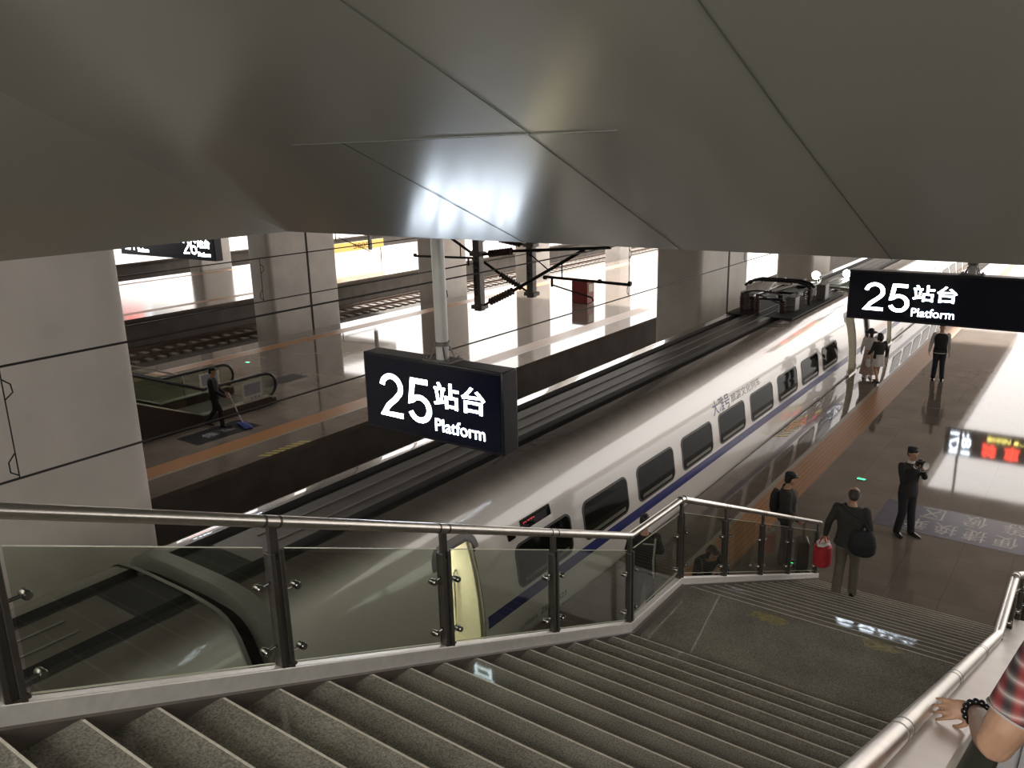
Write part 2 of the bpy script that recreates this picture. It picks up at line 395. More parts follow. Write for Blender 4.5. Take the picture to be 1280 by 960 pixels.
# outer faces, back up to the slab
h.add([(XL-.02,YE+.02,ZE_-.0),(XR,YE+.02,ZE_),(XR,YE+.35,8.85),(XL-.35,YE+.35,8.85),(XL-.02,YT,ZE_),(XL-.35,YT,8.85)], [(0,1,2,3),(0,3,5,4)])
h.add([(XL,YE,ZE_),(XR,YE,ZE_),(XR,YE+.02,ZE_),(XL-.02,YE+.02,ZE_),(XL,YT,ZE_),(XL-.02,YT,ZE_)], [(0,1,2,3),(0,3,5,4)])
struct('ceiling_soffit', h, M['hood'], smooth=False)
def onsof(x, y): return Vector((x, y, (ZE_+TH1*(YE-y) if y > YM else ZM+TH2*(YM-y))-.003))
for (xa, ya, xb, yb) in ((-1.47, YT, -1.5, YM), (-.69, YT, -.72, YM), (-1.51, YM, -1.61, YE), (-2.33, YM, -2.48, YE), (-.72, YM, -.722, YE), (-2.33, -2, -2.3, .4)):
    s = MB(); a = onsof(xa, ya); e = onsof(xb, yb-.0001 if yb == YM else yb)
    if ya == YM: a = onsof(xa, YM+.0001)
    s.bar(a, e, .003, .002); struct('trim_panel_seam', s, M['seam'], smooth=False)
s = MB(); s.bar(onsof(-2.6, YM+.001), onsof(-1.2, YM+.001), .004, .003); struct('trim_panel_seam', s, M['seam'], smooth=False)

# --- stairs: 16 risers per flight, landing between
RI, TR = .1465, .3366
ZL = 16*RI; YA, YB = 6.43, 7.87
XS0, XS1 = -3.40, -.22
prof = []; yy0 = YA-24*TR
prof.append((yy0-3.0, ZL+25*RI)); z = ZL+25*RI; y = yy0
nos = []
for i in range(25):
    prof.append((y, z)); nos.append((y, z)); z -= RI; prof.append((y, z)); y += TR
# now y is one tread past the last nosing; the landing follows
prof[-1] = (YA, ZL)
prof.append((YB, ZL)); nos.append((YB, ZL)); y, z = YB, ZL
for j in range(16):
    z -= RI; prof.append((y, max(z, 0)))
    y += TR
    if j < 15: prof.append((y, z)); nos.append((y, z))
prof += [(y-TR, -.02), (2.2, -.02), (yy0-3.0, 4.2)]
# de-duplicate
P2 = []
for p in prof:
    if not P2 or (abs(p[0]-P2[-1][0])+abs(p[1]-P2[-1][1])) > 1e-6: P2.append(p)
st = MB(); st.prism(P2, lambda p, a: (a, p[0], p[1]), XS0, XS1)
struct('stairs', st, M['step'], smooth=False)
s = MB()
for (y, z) in nos: s.box(XS0+.02, XS1-.02, y-.009, y+.003, z-.009, z+.0015)
struct('trim_stair_nosing', s, M['nosing'], smooth=False)
def pitch1(y): return ZL+16*RI-(y-1.383)*RI/TR       # line through the nosings of the upper flight
def pitch2(y): return ZL-(y-YB)*RI/TR
YF1 = 6.55; YF2 = 7.72
def curbz(y):
    if y <= YF1: return pitch1(y)
    if y >= YF2: return pitch2(y)+.02
    return ZL+.12
# curb walls carrying the balustrades
b = MB(); b.box(-9, 7, -20, -4.6, 5.7, ZL+25*RI); struct('floor_concourse', b, M['step'], smooth=False)
def curb(x0, x1):
    b = MB(); ys = [-7.0, YF1, YF2, 13.35]
    top = [(y, curbz(y)) for y in ys]
    poly = top+[(13.35, -.02), (2.2, -.02), (-7.0, 4.6)]
    b.prism(poly, lambda p, a: (a, p[0], p[1]), x0, x1); struct('stair_curb', b, M['curb'], smooth=False)
curb(-3.53, -3.395)
curb(-.425, -.295)

# ================================================================== SIGNS
def arc(cx, cy, rx, ry, a0, a1, n=14):
    return [(cx+rx*math.cos(math.radians(a0+(a1-a0)*k/n)), cy+ry*math.sin(math.radians(a0+(a1-a0)*k/n))) for k in range(n+1)]
DIGIT = {'2': arc(.30, .69, .235, .255, 172, -28)+[(.40, .44), (.20, .25), (.075, .058), (.57, .058)],
         '5': [(.53, .942), (.165, .942), (.105, .48)]+arc(.31, .315, .235, .262, 138, -160, 18),
         '6': arc(.31, .30, .235, .245, 90, 450, 24)+[],
         '7': [(.06, .942), (.54, .942), (.36, .6), (.27, .30), (.24, .0)]}
def ribbon(mb, pts, w, fn):
    P = [Vector((x, y, 0)) for x, y in pts]; n = len(P); A = []; B = []
    for i, p in enumerate(P):
        d0 = (P[i]-P[i-1]).normalized() if i else (P[1]-P[0]).normalized(); d1 = (P[i+1]-P[i]).normalized() if i < n-1 else d0
        m = Vector((-(d0+d1).y, (d0+d1).x, 0)).normalized(); c = max(.55, m.dot(Vector((-d1.y, d1.x, 0)))); A.append(p+m*(w/2/c)); B.append(p-m*(w/2/c))
    vs = [fn(p, 0) for p in A+B]+[fn(p, 1) for p in A+B]; fs = []
    for i in range(n-1):
        fs += [(i, n+i, n+i+1, i+1), (2*n+i, 2*n+i+1, 3*n+i+1, 3*n+i), (i, i+1, 2*n+i+1, 2*n+i), (n+i, 3*n+i, 3*n+i+1, n+i+1)]
    fs += [(0, 2*n, 3*n, n), (n-1, 2*n-1, 4*n-1, 3*n-1)]
    mb.add(vs, fs)
def digits(txt, x, y, z, h, wd):
    mb = MB()
    for k, ch in enumerate(txt):
        fn = lambda p, q, k=k: Vector((x+k*wd*.53+p.x*wd*.78, y-.004*q, z+p.y*h))
        ribbon(mb, DIGIT[ch], .118, fn)
        if ch == '6': ribbon(mb, [(.53, .76)]+arc(.31, .62, .225, .32, 45, 180, 12)+[(.085, .30)], .118, fn)
    return mb
def sign(label, x0, x1, yf, z0, z1, groups, pole_x, depth=.24, group='hanging platform signs', joints=()):
    t = thing('platform_sign', label, 'sign', ((x0+x1)/2, yf+depth/2, z0), group)
    b = MB(); b.box(x0, x1, yf, yf+depth, z0, z1); build('sign_box', b, M['black'], t, bevel=.012)
    b = MB(); b.box(x0+.03, x1-.03, yf-.006, yf+.004, z0+.03, z1-.03); build('sign_face', b, M['signface'], t, smooth=False)
    for gx, num, han, lat in groups:
        hz = (z1-z0)
        if num: build('number_lettering', digits(num, gx, yf-.003, z0+.155, .43, .66), M['signtext'], t, smooth=False)
        k = gx+(.70 if num else 0)
        build('chinese_lettering', text_mb(han, (k, yf-.007, z0+.345), (1,0,0), (0,0,1), .60, .245, .004, .014), M['signtext'], t, smooth=False)
        build('english_lettering', text_mb(lat, (k, yf-.007, z0+.11), (1,0,0), (0,0,1), .585, .125, .004, .0), M['signtext'], t, smooth=False)
    for px in pole_x:
        b = MB(); b.tube([(px, yf+depth/2, z1), (px, yf+depth/2, 8.795)], .06, 16); p = build('pole', b, M['pole'], t)
        b = MB(); b.box(px-.16, px+.16, yf+depth/2-.1, yf+depth/2+.1, z1-.002, z1+.015)
        b.lathe((px, yf+depth/2, z1+.16), [(.066,-.02),(.072,-.02),(.072,.02),(.066,.02)], 16)
        for a in range(4):
            c_, s_ = math.cos(a*PI/2+PI/4), math.sin(a*PI/2+PI/4)
            b.bar((px+.06*c_, yf+depth/2+.06*s_, z1+.15), (px+.13*c_, yf+depth/2+.1*s_, z1+.015), .012, .012)
        build('mounting_flange', b, M['galv'], p)
        for a in range(4):
            b = MB(); b.lathe((px+(.13 if a % 2 else -.13), yf+depth/2+(.07 if a > 1 else -.07), z1+.014), [(.012,0),(.012,.02),(.004,.03)], 8); build('bolt', b, M['galv'], p)
    return t
sign('black hanging sign reading 25 Platform, on a white pole in front of the train roof', -5.865, -4.165, 5.51, 4.46, 5.225, [(-5.655, '25', '站台', 'Platform')], [-4.93], .22)
sign('long black hanging sign reading 25 Platform, over the platform beyond the stairs', -3.40, 1.6, 13.6, 4.44, 5.205, [(-3.16, '25', '站台', 'Platform')], [-1.72, .7])
sign('distant hanging sign reading 26 Platform, beside the big concrete pier', -25.4, -20.48, 13.95, 4.43, 5.2, [(-21.98, '26', '站台', 'Platform'), (-25.1, '27', '站台', 'Platform')], [-21.6, -24.4])
# LED departure board, seen mirrored in the floor
t = thing('departure_board', 'hanging LED departure board with red and yellow text, mirrored in the platform floor', 'display board', (-3.0, 37.12, 4.2))
b = MB(); b.box(-4.92, -.6, 37, 37.25, 4.2, 5.35); build('board_case', b, M['black'], t, bevel=.02)
for i, (s_, x_) in enumerate((('K71', -4.75), ('18:', -4.30))):
    mb = text_mb(s_, (x_+.02, 36.985, 5.22), (0,0,-1), (1,0,0), .86, .34, .005, .01)
    build('white_lettering', mb, M['signtext'], t, smooth=False)
for s_, x_ in (('禁', -3.55), ('車', -2.75), ('道', -1.9)):
    build('red_lettering', text_mb(s_, (x_, 36.985, 4.62), (1,0,0), (0,0,1), .56, .6, .005, .02), M['led_red'], t, smooth=False)
for s_, x_, w_ in (('请站在线内', -3.4, .85), ('等候列车', -2.45, .72), ('注意安全', -1.6, .7)):
    build('yellow_lettering', text_mb(s_, (x_, 36.985, 4.33), (1,0,0), (0,0,1), w_, .2, .005, .02), M['led_yellow'], t, smooth=False)
for px in (-4.4, -1.1):
    b = MB(); b.tube([(px, 37.12, 5.35), (px, 37.12, 8.795)], .05, 12); build('pole', b, M['pole'], t)
t = thing('departure_board', 'red LED board far across the tracks, beyond the big concrete pier', 'display board', (-64, 35.6, 4.2))
b = MB(); b.box(-68, -60.9, 35.5, 35.75, 4.1, 5.4); build('board_case', b, M['black'], t, bevel=.02)
for s_, x_ in (('禁', -65.4), ('車', -64.4), ('道', -63.4), ('站', -66.6)):
    build('red_lettering', text_mb(s_, (x_, 35.485, 4.4), (1,0,0), (0,0,1), .8, .8, .005, .03), M['led_red'], t, smooth=False)
build('white_lettering', text_mb('18', (-62.2, 35.485, 4.5), (1,0,0), (0,0,1), .8, .6, .005, .01), M['signtext'], t, smooth=False)
for px in (-67, -62):
    b = MB(); b.tube([(px, 35.6, 5.4), (px, 35.6, 8.795)], .05, 12); build('pole', b, M['pole'], t)
# yellow lit advertising banner beyond the tracks
t = thing('yellow_banner', 'yellow lit banner far across the tracks, between two concrete piers', 'banner', (-45, 42.5, .75))
b = MB(); b.box(-45.1, -45, 39.9, 45.2, .86, 1.5); build('panel', b, M['banner'], t, bevel=.02)
for y_ in (39.9, 44.9):
    b = MB(); b.tube([(-45.05, y_, 0), (-45.05, y_, .88)], .04, 10); build('leg', b, M['galv'], t)
build('lettering', text_mb('S005', (-44.995, 42.1, 1.0), (0,1,0), (0,0,1), 1.6, .36, .004, .01), M['bannertext'], t, smooth=False)

# ================================================================== TRAIN
XC = -8.25
HALF = [(.0,2.46),(.40,2.46),(.44,2.38),(.66,2.36),(.70,2.445),(.95,2.415),(1.08,2.37),(1.19,2.30),(1.28,2.20),(1.36,2.05),(1.43,1.90),(1.49,1.72),(1.54,1.52),
        (1.59,1.25),(1.63,.95),(1.655,.6),(1.66,.3),(1.655,.04),(1.63,-.25),(1.56,-.6),(1.44,-.9),(1.25,-1.0),(0,-1.0)]
def xside(z):
    for (xa, za), (xb, zb) in zip(HALF, HALF[1:]):
        if zb <= z <= za and za <= 2.42 and za > zb: return xa+(xb-xa)*(za-z)/(za-zb)
    return 1.66
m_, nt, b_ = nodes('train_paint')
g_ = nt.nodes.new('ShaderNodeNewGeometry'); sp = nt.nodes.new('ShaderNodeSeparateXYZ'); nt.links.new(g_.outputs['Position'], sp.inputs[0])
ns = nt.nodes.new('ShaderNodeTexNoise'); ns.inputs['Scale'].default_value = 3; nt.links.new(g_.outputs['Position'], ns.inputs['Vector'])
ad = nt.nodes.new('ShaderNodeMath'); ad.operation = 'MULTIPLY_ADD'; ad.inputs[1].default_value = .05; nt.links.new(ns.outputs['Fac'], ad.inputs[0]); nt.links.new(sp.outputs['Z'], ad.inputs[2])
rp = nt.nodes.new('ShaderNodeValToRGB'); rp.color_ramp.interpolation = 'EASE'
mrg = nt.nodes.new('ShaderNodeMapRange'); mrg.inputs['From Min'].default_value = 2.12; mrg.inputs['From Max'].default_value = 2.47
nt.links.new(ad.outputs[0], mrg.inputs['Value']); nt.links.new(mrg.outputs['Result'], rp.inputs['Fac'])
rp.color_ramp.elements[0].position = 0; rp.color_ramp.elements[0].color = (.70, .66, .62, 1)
rp.color_ramp.elements[1].position = 1; rp.color_ramp.elements[1].color = (.085, .075, .066, 1)   # darker grey towards the top of the roof
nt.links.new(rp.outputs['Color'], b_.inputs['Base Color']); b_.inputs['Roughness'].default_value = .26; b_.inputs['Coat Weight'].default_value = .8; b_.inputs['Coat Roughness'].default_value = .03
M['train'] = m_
M['groove'] = mat('roof_channel', (.012, .011, .010), .7)
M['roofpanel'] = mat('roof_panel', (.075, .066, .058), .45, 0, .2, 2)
M['stripe'] = mat('blue_stripe', (.018, .028, .16), .25, 0, .05)
M['pane'] = mat('train_window_glass', (.009, .010, .008), .04, 0, .2, 2, spec=.04)
M['gasket'] = mat('window_gasket', (.012, .012, .012), .45)
M['sill'] = mat('window_inner_sill', (.10, .10, .07), .3, 0, .2, 6)
M['fairing'] = mat('grey_end_fairing', (.16, .155, .145), .45, 0, .1, 3)
M['cream'] = mat('cream_vestibule', (.80, .77, .65), .45, 0, .05)
M['logo_blue'] = mat('logo_blue', (.03, .04, .16), .35)
M['logo_grey'] = mat('logo_grey', (.13, .12, .13), .4)
LEN = 24.4; Y0 = 4.75
full = HALF+[(-x, z) for x, z in reversed(HALF[1:-1])]
DZ0, DZ1 = .04, 1.90
def side_poly(y0, y1, z0, z1, r, off=.004, n=6, rows=7):
    """rounded rectangle wrapped on the body side: returns ring of (y,z)"""
    out = []
    for cy, cz, a0 in ((y1-r, z1-r, 0), (y0+r, z1-r, 90), (y0+r, z0+r, 180), (y1-r, z0+r, 270)):
        for k in range(n+1):
            a = math.radians(a0+90*k/n); out.append((cy+r*math.cos(a), cz+r*math.sin(a)))
    return out
def wrap(p, off, y00): return Vector((XC+xside(p[1])+off, y00+p[0], p[1]))
def side_patch(y0, y1, z0, z1, r, off, y00, thick=.006):
    """solid rounded panel following the curve of the side, cut in horizontal slices"""
    mb = MB(); N = 12; rows = []
    for k in range(N+1):
        z = z0+(z1-z0)*(1-math.cos(PI*k/N))/2
        dz = min(z-z0, z1-z); ins = r-math.sqrt(max(0, r*r-(r-dz)**2)) if dz < r else 0
        rows.append((z, y0+ins, y1-ins))
    ou = []; inn = []
    for z, a, b in rows:
        ou += [wrap((a, z), off, y00), wrap((b, z), off, y00)]; inn += [wrap((a, z), off-thick, y00), wrap((b, z), off-thick, y00)]
    n = len(ou); fs = []
    for k in range(N):
        i = 2*k; fs += [(i, i+1, i+3, i+2), (n+i, n+i+2, n+i+3, n+i+1), (i, i+2, n+i+2, n+i), (i+1, n+i+1, n+i+3, i+3)]
    fs += [(0, n, n+1, 1), (n-2, n-1, 2*n-1, 2*n-2)]
    return mb.add(ou+inn, fs)
def side_ring(y0, y1, z0, z1, r, w, off, y00, m, name, parent):
    a = side_poly(y0-w, y1+w, z0-w, z1+w, r+w); b = side_poly(y0, y1, z0, z1, r); mb = MB(); n = len(a)
    vs = [wrap(p, off, y00) for p in a]+[wrap(p, off, y00) for p in b]+[wrap(p, off-.012, y00) for p in a]+[wrap(p, off-.012, y00) for p in b]
    fs = []
    for i in range(n):
        j = (i+1) % n; fs += [(i, j, n+j, n+i), (2*n+i, 3*n+i, 3*n+j, 2*n+j), (i, 2*n+i, 2*n+j, j), (n+i, n+j, 3*n+j, 3*n+i)]
    mb.add(vs, fs); return build(name, mb, m, parent)
DOORS = ((2.70, 3.42), (22.35, 23.28))
def train_car(label):
    t = thing('train_car', label, 'train', (XC, Y0+LEN/2, -1.15), 'cars of the white train')
    b = MB(); ys = [0, .03, .62, DOORS[0][0], DOORS[0][1], DOORS[1][0], DOORS[1][1], LEN-.62, LEN-.03, LEN]
    n = len(full); vs = []
    for y in ys:
        for (x, z) in full: vs.append((XC+x, Y0+y, z))
    def idx(x, z): return full.index((x, z))
    r0 = [i for i, p in enumerate(full) if p[0] > 0 and p[1] < 1.95 and p[1] > .03]
    dz = set(i for i in range(n) if full[i][0] > 0 and full[(i+1) % n][0] > 0 and full[i][1] <= 1.90+1e-6 and full[(i+1) % n][1] >= .04-1e-6)
    fs = []; mi = []
    for j in range(len(ys)-1):
        for i in range(n):
            k = (i+1) % n
            if j in (3, 5) and i in dz: continue
            xa, xb = abs(full[i][0]), abs(full[k][0]); za, zb = full[i][1], full[k][1]; top = min(za, zb) > 2.3
            mm = 0
            if top and max(xa, xb) <= .41: mm = 2 if j not in (0, 1, len(ys)-3, len(ys)-2) else 1
            elif top and max(xa, xb) <= .71: mm = 1
            fs.append((j*n+i, j*n+k, (j+1)*n+k, (j+1)*n+i)); mi.append(mm)
    b.v = [Vector(v) for v in vs]; b.f = fs; b.m = mi
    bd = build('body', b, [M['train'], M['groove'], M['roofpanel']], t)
    smooth_half = [p for p in HALF if not (p[1] < 2.4 and p[0] < .68)]; arch = smooth_half+[(-x, z) for x, z in reversed(smooth_half[1:-1])]; na = len(arch)
    for y, sg, wd_, gr in ((0, 1,   .19, 1.004), (LEN, -1, .05, 1.004)):
        e = MB(); o1 = [(XC+x*gr, Y0+y, z*gr+.006) for x, z in arch]; e1 = [(XC+x*gr, Y0+y+sg*wd_, z*gr+.006) for x, z in arch]
        o0 = [(XC+x*gr*.985, Y0+y-sg*.02, (z-.5)*.985*gr+.5) for x, z in arch]
        i1 = [(XC+x*.92, Y0+y-sg*.02, (z-.5)*.92+.5) for x, z in arch]; i2 = [(XC+x*.92, Y0+y+sg*.14, (z-.5)*.92+.5) for x, z in arch]
        e.add(e1+o1+o0+i1+i2, [(k*na+i, k*na+(i+1) % na, (k+1)*na+(i+1) % na, (k+1)*na+i) for k in range(4) for i in range(na)])
        f = build('end_fairing', e, M['fairing'], t)
        e = MB(); e.add([(XC+x*.93, Y0+y+sg*.06, (z-.5)*.93+.5) for x, z in arch], [tuple(range(na))]); build('end_panel', e, M['groove'], f)
    e = MB(); e.box(XC-.75, XC+.75, Y0+LEN-.1, Y0+LEN+.21, -.1, 2.0); build('gangway_bellows', e, M['rubber'], t, bevel=.08)
    for xo in (-.14, .18):
        e = MB(); e.box(XC+xo-.012, XC+xo+.012, Y0+1.1, Y0+LEN-1.1, 2.455, 2.475); build('roof_rib', e, M['fairing'], bd, smooth=False)
    # stripe in three runs between the doors
    for a, c in ((.22, DOORS[0][0]-.07), (DOORS[0][1]+.07, DOORS[1][0]-.07), (DOORS[1][1]+.07, LEN-.22)):
        build('blue_stripe', side_patch(a, c, .51, .70, .001, .003, Y0, .004), M['stripe'], t)
    for k in range(9):
        a = 4.30+k*1.911; w = 1.47
        fr = side_ring(a, a+w, .80, 1.42, .12, .035, .010, Y0, M['gasket'], 'window', t)
        build('window_glass', side_patch(a, a+w, .80, 1.42, .12, .004, Y0), M['pane'], fr)
        build('inner_sill', side_patch(a+.14, a+w-.10, .835, .90, .01, .008, Y0, .003), M['sill'], fr)
    for a, c in DOORS:
        d = side_ring(a, c, DZ0, DZ1, .13, .03, .012, Y0, M['rubber'], 'door_frame', t)
        side_ring(a-.03, c+.03, DZ0-.03, DZ1+.03, .15, .09, .007, Y0, M['fairing'], 'door_surround', d)
        xo = XC+1.60; xt = XC+xside(DZ1)-.03; zz = [DZ0+(DZ1-DZ0)*k/8 for k in range(9)]
        v = MB(); vs = []
        for y_ in (Y0+a, Y0+c):
            vs += [(XC+xside(z)-.012, y_, z) for z in zz]+[(XC-.9, y_, DZ1), (XC-.9, y_, DZ0)]
        v.add(vs, [tuple(range(11)), tuple(range(21, 10, -1)), (0, 11, 21, 10), (10, 21, 20, 9), (9, 20, 19, 8)])
        build('vestibule', v, M['cream'], t, smooth=False)
        v = MB(); v.box(XC+1.55, XC+1.72, Y0+a, Y0+c, -.02, DZ0); build('door_step', v, M['steel'], t, smooth=False)
        if a > 10: continue
        v = MB(); poly = [(XC+xside(z)-.05, z) for z in zz]+[(XC+.75, DZ1), (XC+.75, DZ0)]
        v.prism(poly, lambda p, q: (p[0], q, p[1]), Y0+c-.05, Y0+c-.004); leaf = build('door_leaf', v, M['cream'], t, bevel=.008)
        v = MB(); y_ = Y0+c-.09; v.tube([(xo-.42,y_+.04,.45),(xo-.42,y_,.47),(xo-.42,y_,1.35),(xo-.42,y_+.04,1.37)], .016, 10); build('grab_handle', v, M['steel'], leaf)
    # destination display and door lamp
    d = build('destination_display', side_patch(4.52, 5.32, 1.585, 1.755, .02, .006, Y0), M['pane'], t)
    x_ = XC+xside(1.66)+.008
    build('display_digits', text_mb('D772', (x_-.0, Y0+4.60, 1.63), (0,1,0), (-.2,0,1), .30, .075, .003), M['led_dim'], d, smooth=False)
    d = build('car_number_display', side_patch(4.18, 4.36, 1.56, 1.70, .01, .006, Y0), M['pane'], t)
    build('display_digits', text_mb('8', (x_+.004, Y0+4.20, 1.59), (0,1,0), (-.2,0,1), .07, .09, .003, .03), M['led_red'], d, smooth=False)
    tx = MB()
    def onside(s, y, z, w, h, bold=0):
        mb = text_mb(s, (0, Y0+y, z), (0,1,0), (0,0,1), w, h, .0, bold)
        mb.v = [Vector((XC+xside(v.z)+.0035+v.x, v.y, v.z)) for v in mb.v]; return mb
    build('operator_lettering', onside('上海铁路局', 4.25, .10, .46, .075, .01), M['logo_grey'], t, smooth=False)
    build('number_lettering', onside('ZE 400523', 4.80, .10, .75, .10, .02), M['logo_grey'], t, smooth=False)
    build('train_name_lettering', onside('大雅号', 11.72, 1.47, .95, .32, .012), M['logo_blue'], t, smooth=False)
    build('train_name_lettering', onside('旅游文化列车', 12.75, 1.53, 1.85, .19, .0), M['logo_grey'], t, smooth=False)
    for k, yb in enumerate((3.6, LEN-3.6)):
        bg_ = MB()
        for dy in (-1.25, 1.25):
            for sx in (-.75, .75): bg_.lathe((XC+sx-.06, Y0+yb+dy, -.72), [(.43,0),(.43,.10),(.3,.12),(.1,.12)], 20, (1,0,0))
        bg_.box(XC-1.0, XC+1.0, Y0+yb-1.7, Y0+yb+1.7, -1.0, -.6); build('bogie', bg_, M['galv'], t)
    return t
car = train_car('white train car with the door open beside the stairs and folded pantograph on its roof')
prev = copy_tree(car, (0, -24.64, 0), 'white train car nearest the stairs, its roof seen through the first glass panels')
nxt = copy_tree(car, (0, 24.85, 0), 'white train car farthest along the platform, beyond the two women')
# pantograph gear, on the roof of the middle car only
pan = thing('pantograph', 'x', 'x', (XC, 26.4, 2.44)); del pan['label']; del pan['category']
pan.parent = car; pan.location = Vector((XC, 26.4, 2.44))-car.location
b = MB(); b.box(XC-.95, XC+1.0, 23.2, 28.6, 2.43, 2.47); build('roof_well', b, M['groove'], pan, smooth=False)
b = MB()
for xo in (-.45, .45): b.bar((XC+xo, 23.9, 2.86), (XC+xo, 26.6, 2.86), .07, .07)
for y_ in (23.9, 25.2, 26.6): b.bar((XC-.5, y_, 2.86), (XC+.5, y_, 2.86), .07, .07)
build('base_frame', b, M['black'], pan)
for xo in (-.45, .45):
    for y_ in (24.0, 26.5):
        b = MB(); pr = [(.11, 0)]
        for k in range(5): pr += [(.075, .03+k*.07), (.125, .05+k*.07), (.075, .075+k*.07)]
        b.lathe((XC+xo, y_, 2.45), pr+[(.05, .40)], 14); build('insulator', b, M['insul'], pan)
b = MB(); b.tube([(XC, 26.4, 2.92), (XC, 24.2, 3.02)], [.07, .055], 12); b.tube([(XC-.1, 26.2, 2.88), (XC-.08, 24.4, 2.95)], .025, 8); build('lower_arm', b, M['galv'], pan)
b = MB()
for xo in (-.32, .32): b.tube([(XC+xo*.3, 24.2, 3.03), (XC+xo, 25.4, 3.10), (XC+xo, 26.5, 3.12)], .03, 8)
build('upper_arm', b, M['galv'], pan)
b = MB()
for y_ in (26.2, 26.55):
    b.tube([(XC-1.0, y_, 2.98), (XC-.86, y_, 3.10), (XC-.6, y_, 3.17), (XC+.6, y_, 3.17), (XC+.86, y_, 3.10), (XC+1.0, y_, 2.98)], .042, 8)
for xo in (-.45, .45): b.bar((XC+xo, 26.1, 3.13), (XC+xo, 26.65, 3.13), .03, .03)
b.v = [v+Vector((0,-1.4,.1)) for v in b.v]; build('collector_head', b, M['black'], pan)
for (x_, y_, hh) in ((-.7, 24.2, .55), (.55, 24.6, .42), (.75, 26.9, .5), (.2, 27.4, .45)):
    b = MB(); b.box(XC+x_-.14, XC+x_+.14, y_-.2, y_+.2, 2.45, 2.45+hh); build('equipment_box', b, M['fairing'] if x_ > 0 else M['galv'], pan, bevel=.02)
for (x_, y_) in ((-.62, 23.6), (-.15, 23.55), (.35, 27.9), (.7, 25.7)):
    b = MB(); pr = [(.08, 0)]
    for k in range(7): pr += [(.05, .03+k*.07), (.095, .05+k*.07), (.05, .075+k*.07)]
    b.lathe((XC+x_, y_, 2.45), pr+[(.045, .55), (.06, .6)], 14); build('insulator', b, M['insul'], pan)
for pts in (((-.62,23.6,3.02),(-.3,23.4,3.2),(.1,23.9,3.1),(.3,24.4,2.9)), ((-.15,23.55,3.02),(.2,23.3,3.0),(.5,23.8,2.7),(.6,24.4,2.6)), ((.35,27.9,3.05),(.6,27.2,2.9),(.75,26.4,3.0),(.7,25.7,3.05)), ((.75,27.2,2.6),(.85,27.6,2.7),(.8,28.0,2.66),(.7,28.4,2.5))):
    b = MB(); P_ = [Vector((XC+x, y, z)) for x, y, z in pts]; q = []
    for i in range(13):
        u = i/12; q.append(P_[0]*(1-u)**3+P_[1]*3*u*(1-u)**2+P_[2]*3*u*u*(1-u)+P_[3]*u**3)
    b.tube(q, .022, 8); build('cable', b, M['black'], pan)
# bright light spots behind the pantograph; their lamp fittings are added
for lab, (x, y, z) in (('bright light spot just behind the pantograph on the train roof', (XC+.05, 28.5, 2.98)), ('bright light spot beside the long platform sign, above the train roof', (XC+.15, 32.0, 2.62))):
    t = thing('light_spot', lab, 'lamp', (x, y, 2.45), 'bright lights over the train')
    b = MB(); b.tube([(x, y+.1, 2.44), (x, y+.1, z)], .025, 8); b.box(x-.08, x+.08, y+.02, y+.18, 2.44, 2.46); build('stand', b, M['galv'], t)
    b = MB(); b.lathe((x, y, z), [(.15,0),(.15,.06),(.06,.2),(.03,.22)], 18, (0,1,.1)); build('housing', b, M['black'], t)
    b = MB(); b.lathe((x, y, z), [(.02,-.03),(.1,-.02),(.14,.0),(.14,.01)], 18, (0,1,.1)); build('lens', b, M['spot_white'], t)

# ================================================================== CATENARY
def wire(pts, r=.011):
    b = MB(); b.tube(pts, r, 6); return b
for nm, x, zc, zm, yd in (('near', -8.25, 4.16, 5.26, (3.2, 9.5, 15.4, 22.0, 28.5, 36)), ('far', -14.75, 4.18, 5.1, (11.1, 18.5, 26, 33, 41))):
    t = thing('overhead_wire', 'thin overhead wire pair hanging above the %s' % ('white train' if nm == 'near' else 'empty track beside the far platform'), 'overhead wire', (x, 20, zc), 'overhead wires')
    build('contact_wire', wire([(x, -24, zc), (x, 84, zc)], .012), M['wire'], t)
    build('messenger_wire', wire([(x, -24, zm), (x, 84, zm)], .012), M['wire'], t)
    for y in yd:
        b = wire([(x, y, zc), (x, y, zm)], .007)
        b.tube([(x, y, zm-.12), (x, y+.07, zm-.18), (x, y+.08, zm-.26), (x, y, zm-.32)], .008, 6)
        b.tube([(x, y, zc+.03), (x, y-.07, zc+.08), (x, y-.07, zc+.18), (x, y, zc+.26)], .008, 6)
        build('dropper', b, M['wire'], t)
def insulator(b, a, e, r=.085, n=9):
    a = Vector(a); e = Vector(e); L = (e-a).length; pr = [(.03, 0)]
    for k in range(n): pr += [(r*.6, L*(k+.15)/n), (r, L*(k+.5)/n), (r*.6, L*(k+.85)/n)]
    b.lathe(a, pr+[(.03, L)], 12, e-a)
